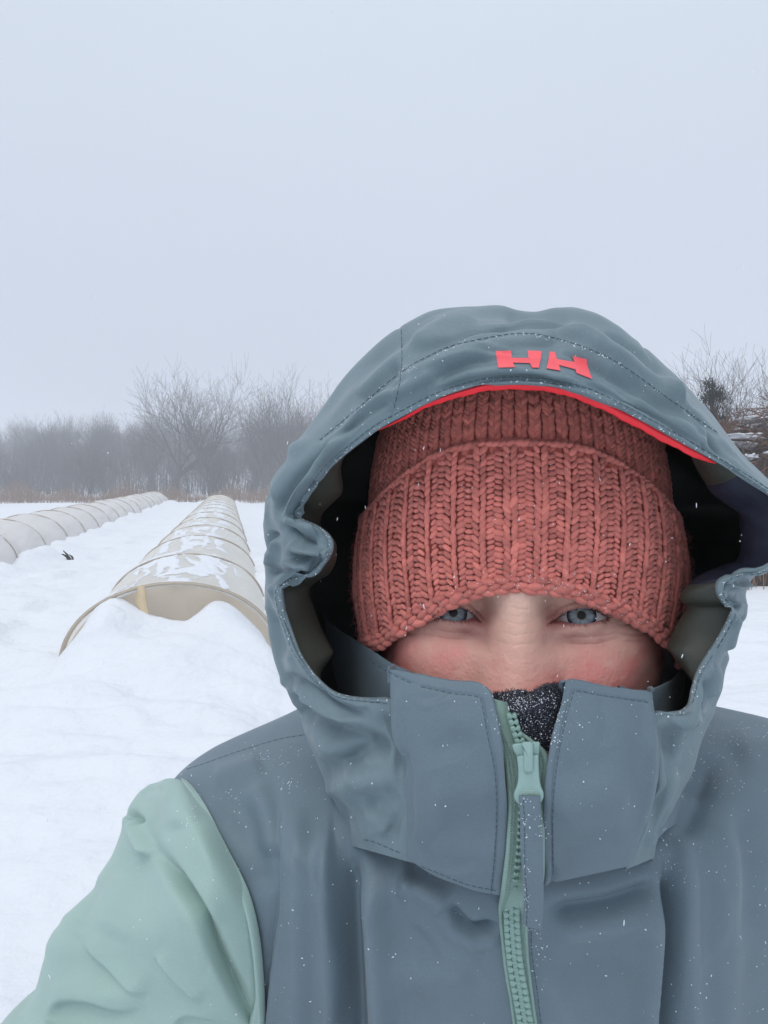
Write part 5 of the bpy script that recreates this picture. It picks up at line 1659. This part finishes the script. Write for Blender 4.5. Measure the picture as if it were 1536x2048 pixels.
# coral binding under the brim
br = [(756, 860), (803, 836), (857, 804.5), (918, 783.5), (972, 769.5), (1026, 766.5), (1087, 769.5), (1141, 779.5), (1208, 804.5), (1275, 838.5), (1343, 875.5), (1397, 905.5), (1432, 926)]
bw = [1.5, 6, 10, 12, 13, 13, 13, 15, 17, 18, 17, 13, 2]
brp = crv(np.array(br, float), 220); bwp = crv(np.array(bw, float), 220)
rr_ = np.interp(np.linspace(0, 1, 220), np.linspace(0, 1, 13), [.3335, .3285, .3225, .3185, .3155, .3145, .3145, .3165, .3205, .3255, .3305, .3365, .3405])
sc_ = 1 + 0.06 * np.sin(np.arange(220) * 0.33) + 0.03 * np.sin(np.arange(220) * 0.9)
prof_b = [(-0.3, 0.004), (-0.1, 0.0008), (0.25, 0.0002), (0.6, 0.0010), (0.92, 0.0020), (1.0, 0.0032), (0.9, 0.0060)]
BIND = np.array([PH(brp[:, 0], brp[:, 1] + f * bwp * sc_, rr_ + o_ + 0.0004 * np.sin(np.arange(220) * 0.33)) for f, o_ in prof_b])
BIND = crv(BIND, 26)
mk('brim_binding', BIND, grid_faces(*BIND.shape[:2]), M['coral'], hood)

# printed initials on the brim
def cell(q, nx=10, ny=6):
    a, b, c, d = [np.array(k, float) for k in q]      # tl tr br bl
    u, v = np.meshgrid(np.linspace(0, 1, nx), np.linspace(0, 1, ny))
    u, v = u[..., None], v[..., None]
    return (a * (1 - u) + b * u) * (1 - v) + (d * (1 - u) + c * u) * v
def lp(x, y): return (970 + x / 6.4, 680 + y / 6.4)
letters = [[[(132, 143), (325, 143), (345, 233), (155, 238)], [(155, 238), (345, 233), (358, 303), (163, 305)], [(163, 305), (358, 303), (378, 357), (172, 362)],
            [(345, 233), (556, 237), (572, 303), (358, 303)],
            [(545, 145), (727, 155), (716, 240), (556, 237)], [(556, 237), (716, 240), (702, 303), (572, 303)], [(572, 303), (702, 303), (688, 368), (603, 366)]],
           [[(828, 160), (896, 163), (915, 250), (812, 248)], [(812, 248), (915, 250), (945, 330), (798, 325)], [(798, 325), (945, 330), (962, 404), (785, 374)],
            [(915, 250), (1130, 290), (1150, 385), (945, 330)],
            [(1112, 203), (1298, 247), (1308, 320), (1130, 290)], [(1130, 290), (1308, 320), (1322, 400), (1150, 385)], [(1150, 385), (1322, 400), (1365, 508), (1165, 432)]]]
for L_ in letters:
    b = MB()
    for q in L_:
        C = cell([lp(*k) for k in q])
        W = np.zeros(C.shape[:2] + (3,))
        for i in range(C.shape[0]):
            for j in range(C.shape[1]):
                h = hit([b_hood], *C[i, j]); W[i, j] = h[0] + h[1] * 0.0005
        b.grid(W)
    b.build('logo', M['coral_print'], hood)

# ------------------------------------------------------------------ zip
ZT = [(1016, 1398), (1025, 1455), (1036, 1510), (1040, 1560), (1038, 1620), (1034, 1700), (1026, 1770), (1022, 1800), (1024, 1863), (1030, 1928), (1041, 1992), (1056, 2080), (1066, 2140), (1078, 2230), (1086, 2330)]
ZL = [(982, 1396), (996, 1455), (1008, 1530), (1014, 1600), (1013, 1640), (1010, 1705), (1001, 1785), (996, 1820), (999, 1863), (1009, 1947), (1018, 1998), (1030, 2085), (1042, 2140), (1054, 2230), (1062, 2330)]
ZR = [(1016, 1405), (1030, 1450), (1094, 1505), (1094, 1560), (1091, 1620), (1090, 1700), (1086, 1770), (1058, 1815), (1056, 1857), (1058, 1908), (1066, 1979), (1080, 2080), (1092, 2140), (1102, 2230), (1110, 2330)]
ZD = [0.3265, 0.3240, 0.3222, 0.3215, 0.3225, 0.3265, 0.3360, 0.3420, 0.3500, 0.3560, 0.3600, 0.3650, 0.367, 0.370, 0.373]
ZL, ZR, ZT, ZD = (np.array(a, float) for a in (ZL, ZR, ZT, ZD))
# lower part: sit on the chest
for k in range(7, len(ZT)):
    h = hit([b_torso] + b_col, *ZT[k])
    if h is not None: ZD[k] = PHr = (h[0][0] * SP + h[0][1] * CP) - 0.0035
nz = 260
tz = np.linspace(0, len(ZT) - 1, nz)
zl, zr, zt, zd = crv_t(ZL, tz), crv_t(ZR, tz), crv_t(ZT, tz), crv_t(ZD[:, None], tz)[:, 0]
cross = []
for f, o_ in ((0.0, 0.004), (0.02, 0.0006), (0.10, 0.0), (0.22, 0.0002), (0.30, 0.0010), (0.36, 0.0014), (0.64, 0.0014), (0.72, 0.0010), (0.80, 0.0002), (0.9, 0.0), (0.98, 0.0006), (1.0, 0.004)):
    q = zl * (1 - f) + zr * f
    cross.append(PH(q[:, 0], q[:, 1], zd + o_))
TAPE = np.moveaxis(np.array(cross), 0, 1)
tp = mk('zip_tape', TAPE, grid_faces(*TAPE.shape[:2]), M['mint_zip'], jacket)
setp(tp, 'mint zip tape')
b_tape = bvh(TAPE)
# woven ridge along the tape
wv = MB()
for side, fr in ((zl, 0.13), (zl, 0.20), (zr, 0.13)):
    oth = zr if side is zl else zl
    q = side * (1 - fr) + oth * fr
    Lq = np.concatenate([[0], np.cumsum(np.linalg.norm(np.diff(q, axis=0), axis=1))])
    for s0 in np.arange(0, Lq[-1] - 6, 5.6):
        i0_, i1_ = np.interp([s0, s0 + 5.0], Lq, np.arange(nz))
        pts = [PH(np.interp(i, np.arange(nz), q[:, 0]) + dx, np.interp(i, np.arange(nz), q[:, 1]), np.interp(i, np.arange(nz), zd) - 0.0002) for i, dx in ((i0_, -1.5), (i1_, 1.5))]
        wv.tube(np.array([pts[0], (pts[0] + pts[1]) / 2, pts[1]]), [0.0002, 0.00035, 0.0002], 4)
setp(wv.build('weave', M['mint_zip'], tp), None, None, None, 'stuff')
# teeth, each a block with a head
def tooth_mesh():
    b = MB()
    out = np.array([(-1, -.62), (-.1, -.62), (-.05, -.30), (.35, -.30), (.45, -.62), (.95, -.5), (1.0, 0), (.95, .5), (.45, .62), (.35, .30), (-.05, .30), (-.1, .62), (-1, .62)])
    V = np.concatenate([np.c_[out * 0.93, np.full(len(out), -0.55)], np.c_[out, np.full(len(out), -0.42)], np.c_[out, np.full(len(out), 0.5)]])
    n = len(out); k = np.arange(n); k2 = (k + 1) % n
    b.add(V, np.concatenate([np.stack([k, k2, n + k2, n + k], 1), np.stack([n + k, n + k2, 2 * n + k2, 2 * n + k], 1)]), None)
    cc = len(V)
    b.add([[0, 0, -0.56]], None, None)
    b.t.append(np.stack([np.full(n, cc), k2, k], 1))
    o = b.build('tooth', M['mint_teeth'], None, smooth=False)
    me = o.data; bpy.data.objects.remove(o); return me
tmesh = tooth_mesh()
LT = np.concatenate([[0], np.cumsum(np.linalg.norm(np.diff(zt, axis=0), axis=1))])
from mathutils import Matrix
def put_tooth(s, flip, offx, zoff, w_):
    i = np.interp(s, LT, np.arange(nz))
    f = lambda a: np.interp(i, np.arange(nz), a)
    p0 = np.array([f(zt[:, 0]), f(zt[:, 1])])
    tdir = np.array([np.interp(min(i + 2, nz - 1), np.arange(nz), zt[:, 0]) - np.interp(max(i - 2, 0), np.arange(nz), zt[:, 0]),
                     np.interp(min(i + 2, nz - 1), np.arange(nz), zt[:, 1]) - np.interp(max(i - 2, 0), np.arange(nz), zt[:, 1])])
    tdir /= np.linalg.norm(tdir)
    perp = np.array([tdir[1], -tdir[0]])
    if perp[0] < 0: perp = -perp
    c = p0 + perp * offx
    d = f(zd) + zoff
    O = PH(c[0], c[1], d)
    ex = (PH(*(c + perp), d) - O); ez = (PH(*(c + tdir), d) - O); ey = np.array([SP, CP, 0.0])
    k = w_
    ex_, ez_ = ex * k * (1 if not flip else -1), ez * k
    Mx = Matrix(((ex_[0], ez_[0], ey[0] * 0.0022, O[0]), (ex_[1], ez_[1], ey[1] * 0.0022, O[1]), (ex_[2], ez_[2], ey[2] * 0.0022, O[2]), (0, 0, 0, 1)))
    o = bpy.data.objects.new('tooth', tmesh); COL.objects.link(o); o.parent = tp; o.matrix_world = Mx
    o.matrix_parent_inverse = Matrix.Identity(4); o.matrix_basis = Mx
s_start = np.interp(1800, zt[:, 1], LT)
n_ = 0
for s in np.arange(np.interp(1800, zt[:, 1], LT), LT[-1] - 4, 13.6):
    put_tooth(s, False, -5.0, -0.0010, 10.5)
    put_tooth(s + 6.8, True, 6.0, -0.0010, 10.5)
for s in np.arange(np.interp(1610, zt[:, 1], LT), np.interp(1795, zt[:, 1], LT), 13.6):
    put_tooth(s, True, 4.0, -0.0006, 6.0)
for s in np.arange(np.interp(1432, zt[:, 1], LT), np.interp(1490, zt[:, 1], LT), 13.0):
    put_tooth(s, False, 2.0 + 0.12 * (s - 30), -0.0010, 10.0)

# slider, bridge and puller
def plate(name, outline, d0, th, matl, parent, hole=None, bev=0.0006):
    """solid plate from a picture outline (with an optional hole), bevelled rim"""
    o2 = np.array(outline, float)
    n = len(o2); c = o2.mean(0)
    k = np.arange(n); k2 = (k + 1) % n
    b = MB()
    sh = lambda a, px_: a + (c - a) / np.maximum(np.linalg.norm(c - a, axis=1, keepdims=True), 1e-6) * px_
    if hole is None:
        rings = [(sh(o2, 4.0), d0 - 0.0002), (sh(o2, 1.8), d0), (o2, d0 + bev), (o2, d0 + th)]
        V = np.concatenate([PH(r[:, 0], r[:, 1], d_) for r, d_ in rings])
        Q = np.concatenate([np.stack([i * n + k, i * n + k2, (i + 1) * n + k2, (i + 1) * n + k], 1) for i in range(3)])
        b.add(np.concatenate([V, PH(c[0], c[1], d0 - 0.0002)[None]]), Q, np.stack([np.full(n, 4 * n), k2, k], 1))
    else:
        h2 = np.array(hole, float); hc = h2.mean(0)
        gr_ = h2 + (h2 - hc) / np.maximum(np.linalg.norm(h2 - hc, axis=1, keepdims=True), 1e-6) * 1.5
        rings = [(h2, d0 + th), (h2, d0 + bev), (gr_, d0), (sh(o2, 1.5), d0), (o2, d0 + bev), (o2, d0 + th)]
        V = np.concatenate([PH(r[:, 0], r[:, 1], d_) for r, d_ in rings])
        Q = np.concatenate([np.stack([i * n + k, i * n + k2, (i + 1) * n + k2, (i + 1) * n + k], 1) for i in range(5)])
        b.add(V, Q)
    return b.build(name, matl, parent)
def zp(x, y): return (960 + x / 6.825, 1340 + y / 6.825)
def ring(pts, n=48):
    p = np.array(pts + [pts[0]], float); L = np.concatenate([[0], np.cumsum(np.linalg.norm(np.diff(p, axis=0), axis=1))])
    s = np.linspace(0, L[-1], n, endpoint=False)
    return np.stack([np.interp(s, L, p[:, 0]), np.interp(s, L, p[:, 1])], 1)
slider = plate('zip_slider', ring([zp(*q) for q in ((432, 1030), (460, 1005), (800, 975), (822, 990), (815, 1060), (812, 1150), (800, 1190), (810, 1420), (790, 1480), (520, 1490), (515, 1200), (490, 1160), (450, 1090))]), 0.3182, 0.0030, M['mint_pull'], jacket)
plate('slider_bridge', ring([zp(*q) for q in ((560, 1010), (590, 980), (690, 975), (720, 1000), (728, 1060), (725, 1380), (705, 1400), (620, 1400), (602, 1380), (592, 1040))]), 0.3146, 0.0036, M['mint_pull'], slider)
PB = ring([zp(*q) for q in ((500, 1175), (590, 1160), (800, 1155), (806, 1330), (815, 1480), (838, 1600), (872, 1680), (866, 1750), (835, 1810), (800, 1830), (540, 1835), (490, 1800), (460, 1730), (465, 1665), (500, 1590), (518, 1500), (520, 1350))], 64)
pc = PB.mean(0)
def radial_hole(c, rx, ry, ref):
    a = np.arctan2(ref[:, 1] - c[1], ref[:, 0] - c[0])
    return np.stack([c[0] + rx * np.cos(a), c[1] + ry * np.sin(a)], 1)
plate('zip_puller', PB, 0.3164, 0.0015, M['mint_pull'], slider)
plate('puller_slot', ring([zp(*q) for q in ((585, 1190), (740, 1190), (738, 1390), (705, 1435), (625, 1435), (588, 1390))]), 0.31615, 0.0006, M['slot'] if 'slot' in M else M['mint_zip'], slider)
plate('puller_eye', ring([zp(*q) for q in ((530, 1700), (560, 1660), (620, 1630), (690, 1625), (760, 1640), (805, 1670), (822, 1712), (815, 1760), (530, 1760))]), 0.31610, 0.0006, M['mint_zip'], slider)
# fabric tab, a folded strip with a stitched side
tabL = [(1037, 1592), (1040, 1640), (1041, 1700), (1046, 1760), (1047, 1810), (1044, 1852)]
tabR = [(1081, 1592), (1083, 1640), (1085, 1668), (1087, 1740), (1087, 1800), (1084, 1860)]
tabD = [0.3150, 0.3140, 0.3145, 0.3185, 0.3250, 0.3330]
tl, tr_, td = crv(np.array(tabL, float), 120), crv(np.array(tabR, float), 120), crv(np.array(tabD)[:, None], 120)[:, 0]
cs = []
for f, o_ in ((0.06, 0.0030), (0.0, 0.0024), (0.005, 0.0006), (0.03, 0.0), (0.15, -0.0001), (0.5, -0.0004), (0.85, -0.0002), (0.98, 0.0002), (1.0, 0.0008), (0.99, 0.0026), (0.5, 0.0030)):
    q = tl * (1 - f) + tr_ * f
    cs.append(PH(q[:, 0], q[:, 1], td + o_ + 0.0003 * np.sin(q[:, 1] * 0.05)))
TAB = np.moveaxis(np.array(cs), 0, 1)
mk('pull_tab', TAB, grid_faces(*TAB.shape[:2]), M['shell'], jacket)
b_tab = bvh(TAB)

# ------------------------------------------------------------------ stitching
MBS['hood'] = MB(); MBS['collar'] = MB(); MBS['tab'] = MB()
rimp = crv(np.array(RIM[:, :2]), 500)
def off_rim(i0, i1, px):
    a = RIM[i0:i1, :2]; n = np.gradient(a, axis=0); n /= np.linalg.norm(n, axis=1, keepdims=True)
    return a + np.stack([n[:, 1], -n[:, 0]], 1) * px
iL = len(RIM_L)
for px in (10,):
    o1 = RIM[:, :2] + dirv * px
    stitches([b_hood], o1[5:NU - 7], 'hood')
stitches([b_hood], [(640, 880), (700, 830), (797, 748), (860, 711), (918, 688), (1039, 667), (1127, 681), (1228, 721), (1336, 796), (1444, 872)], 'hood')
stitches([b_hood], [(803, 660), (803, 742), (786, 828)], 'hood')
stitches([b_hood], [(688, 1676), (720, 1680), (743, 1682), (800, 1706)], 'hood', r=0.00026)
setp(MBS['hood'].build('stitching', M['stitch'], hood), None, None, None, 'stuff')
for pl in ([(842, 1374), (904, 1387), (950, 1393), (963, 1405), (975, 1470), (989, 1540), (993, 1620), (989, 1710), (981, 1786)],
           [(1296, 1405), (1208, 1392), (1152, 1383), (1145, 1392), (1129, 1450), (1113, 1535), (1106, 1615), (1106, 1690), (1107, 1760)],
           [(700, 1290), (735, 1318), (783, 1348), (830, 1370)], [(830, 1728), (871, 1744), (935, 1769), (996, 1782)]):
    stitches(b_col, pl, 'collar')
setp(MBS['collar'].build('stitching', M['stitch'], jacket), None, None, None, 'stuff')
stitches([b_torso], [(1062, 1850), (1064, 1908), (1074, 1979), (1082, 2048)], 'jacket')
stitches([b_torso], [(620, 1468), (560, 1478), (480, 1502), (400, 1530), (352, 1545)], 'jacket', on=10, off=3)
setp(MBS['jacket'].build('stitching', M['stitch'], jacket), None, None, None, 'stuff')
stitches([b_tab], [(1047, 1600), (1049, 1660), (1050, 1740), (1054, 1800), (1053, 1850)], 'tab', on=7, off=4)
setp(MBS['tab'].build('stitching', M['stitch'], jacket), None, None, None, 'stuff')

# ------------------------------------------------------------------ snow crystals caught on the clothes
ALL = [b_hood, b_torso, b_sl, b_tab, b_g] + b_col
TC, FC = sphere_tmpl(5, 4)
cr_p, cr_n, cr_s = [], [], []
R6 = random.Random(17)
def crystal(px, py, lo, hi, trees=ALL):
    h = hit(trees, px, py)
    if h is None: return
    cr_p.append(h[0] + h[1] * lo * 0.5); cr_n.append(h[1]); cr_s.append(math.exp(R6.uniform(math.log(lo), math.log(hi))))
for x0, y0, x1, y1, n in ((540, 620, 1500, 1000, 150), (530, 1000, 700, 1450, 40), (620, 1400, 1000, 1750, 40), (1090, 1380, 1420, 1780, 70), (700, 1760, 1330, 2048, 80),
                          (530, 1480, 720, 2048, 60), (1340, 1460, 1536, 2048, 130), (260, 1560, 520, 2048, 45), (350, 1480, 640, 1640, 60)):
    for _ in range(int(n * 0.75)): crystal(R6.uniform(x0, x1), R6.uniform(y0, y1), 0.00009, 0.00048)
for cx_, cy_, sx_, sy_, n in ((530, 1515, 22, 12, 40), (575, 1570, 14, 10, 26), (472, 1592, 8, 14, 16), (380, 1650, 8, 22, 26), (600, 1498, 14, 8, 14), (1470, 1475, 50, 20, 90), (1440, 1540, 30, 40, 60),
                              (1060, 1650, 14, 14, 22), (1085, 1650, 5, 16, 26), (1090, 1480, 14, 10, 36), (1045, 1600, 6, 10, 10), (1052, 1780, 4, 50, 24), (1080, 1900, 8, 50, 30), (1060, 1425, 40, 30, 420), (1060, 1400, 34, 14, 160), (1330, 1700, 14, 40, 30)):
    for _ in range(n): crystal(R6.gauss(cx_, sx_), R6.gauss(cy_, sy_), 0.00009, 0.00042 if cy_ > 1440 else 0.00030)
for i in range(5, NU - 6):
    for _ in range(7):
        f = R6.random(); j = min(i + 1, NU - 1)
        q = RIM[i, :2] * (1 - f) + RIM[j, :2] * f + dirv[i] * abs(R6.gauss(3, 3))
        if R6.random() < 0.75: crystal(q[0], q[1], 0.00010, 0.00034)
for _ in range(150):       # along the curved seam of the brim
    pl = [(640, 880), (700, 830), (797, 748), (918, 688), (1039, 667), (1127, 681), (1228, 721), (1336, 796), (1444, 872)]
    t = R6.uniform(0, 8); i = min(int(t), 7); f = t - i
    crystal(pl[i][0] * (1 - f) + pl[i + 1][0] * f + R6.gauss(0, 3), pl[i][1] * (1 - f) + pl[i + 1][1] * f + R6.gauss(0, 2.5), 0.00010, 0.00032)
# on the knit edge
for _ in range(260):
    px = R6.gauss(1130, 90) if R6.random() < 0.6 else R6.uniform(800, 1340)
    phi = math.asin(max(-1, min(1, (px - 1035) / FPX * 0.37 / HA)))
    v = abs(R6.gauss(0, 0.10)) if R6.random() < 0.8 else R6.uniform(0, 1)
    p, a, u, n = hat_frame(np.array([phi]), np.array([v]), 0.0032)
    cr_p.append(p[0]); cr_n.append(n[0]); cr_s.append(R6.uniform(0.00010, 0.00030))
cr_p, cr_n, cr_s = np.array(cr_p), np.array(cr_n), np.array(cr_s)
k = len(cr_p)
rv = rng.normal(size=(k, 3)); a1 = np.cross(cr_n, rv); a1 /= np.linalg.norm(a1, axis=1, keepdims=True); a2 = np.cross(cr_n, a1)
el = np.exp(rng.normal(0, 0.35, (k, 1)))
V, F = instances(TC, FC, cr_p, a1 * cr_s[:, None] * el, cr_n * cr_s[:, None] * 0.8, a2 * cr_s[:, None] / el)
setp(mk('snow_crystals', V, F, M['snow_bits'], None, True), 'fine snow crystals clinging to the hood, jacket and beanie', 'snow', None, 'stuff')

# ------------------------------------------------------------------ snow falling through the air
fp_, fs_ = [], []
for _ in range(150):
    d = R6.uniform(0.30, 0.9); fp_.append(P(R6.uniform(0, 1536), R6.uniform(0, 2048), d)); fs_.append(R6.uniform(0.00022, 0.00045))
for _ in range(900):
    d = R6.uniform(1.2, 9); fp_.append(P(R6.uniform(-200, 1736), R6.uniform(-200, 1500), d)); fs_.append(R6.uniform(0.0006, 0.0014))
for _ in range(40):
    fp_.append(PH(R6.uniform(600, 1500), R6.uniform(880, 1420), R6.uniform(0.30, 0.345))); fs_.append(R6.uniform(0.00018, 0.0003))
fp_, fs_ = np.array(fp_), np.array(fs_)
m = fp_[:, 2] > 0.3
fp_, fs_ = fp_[m], fs_[m]
k = len(fp_)
long_ = np.where(rng.random(k) < 0.6, rng.uniform(1.5, 4.5, k), 1.0)
dirz = np.stack([rng.normal(0, .25, k), rng.normal(0, .25, k), np.ones(k)], 1); dirz /= np.linalg.norm(dirz, axis=1, keepdims=True)
a1 = np.cross(dirz, rng.normal(size=(k, 3))); a1 /= np.linalg.norm(a1, axis=1, keepdims=True); a2 = np.cross(dirz, a1)
V, F = instances(TC, FC, fp_, a1 * fs_[:, None] * 0.7, a2 * fs_[:, None] * 0.7, dirz * (fs_ * long_)[:, None])
setp(mk('falling_snow', V, F, M['snow_bits'], None, True), 'small snowflakes falling through the air', 'snow', None, 'stuff')
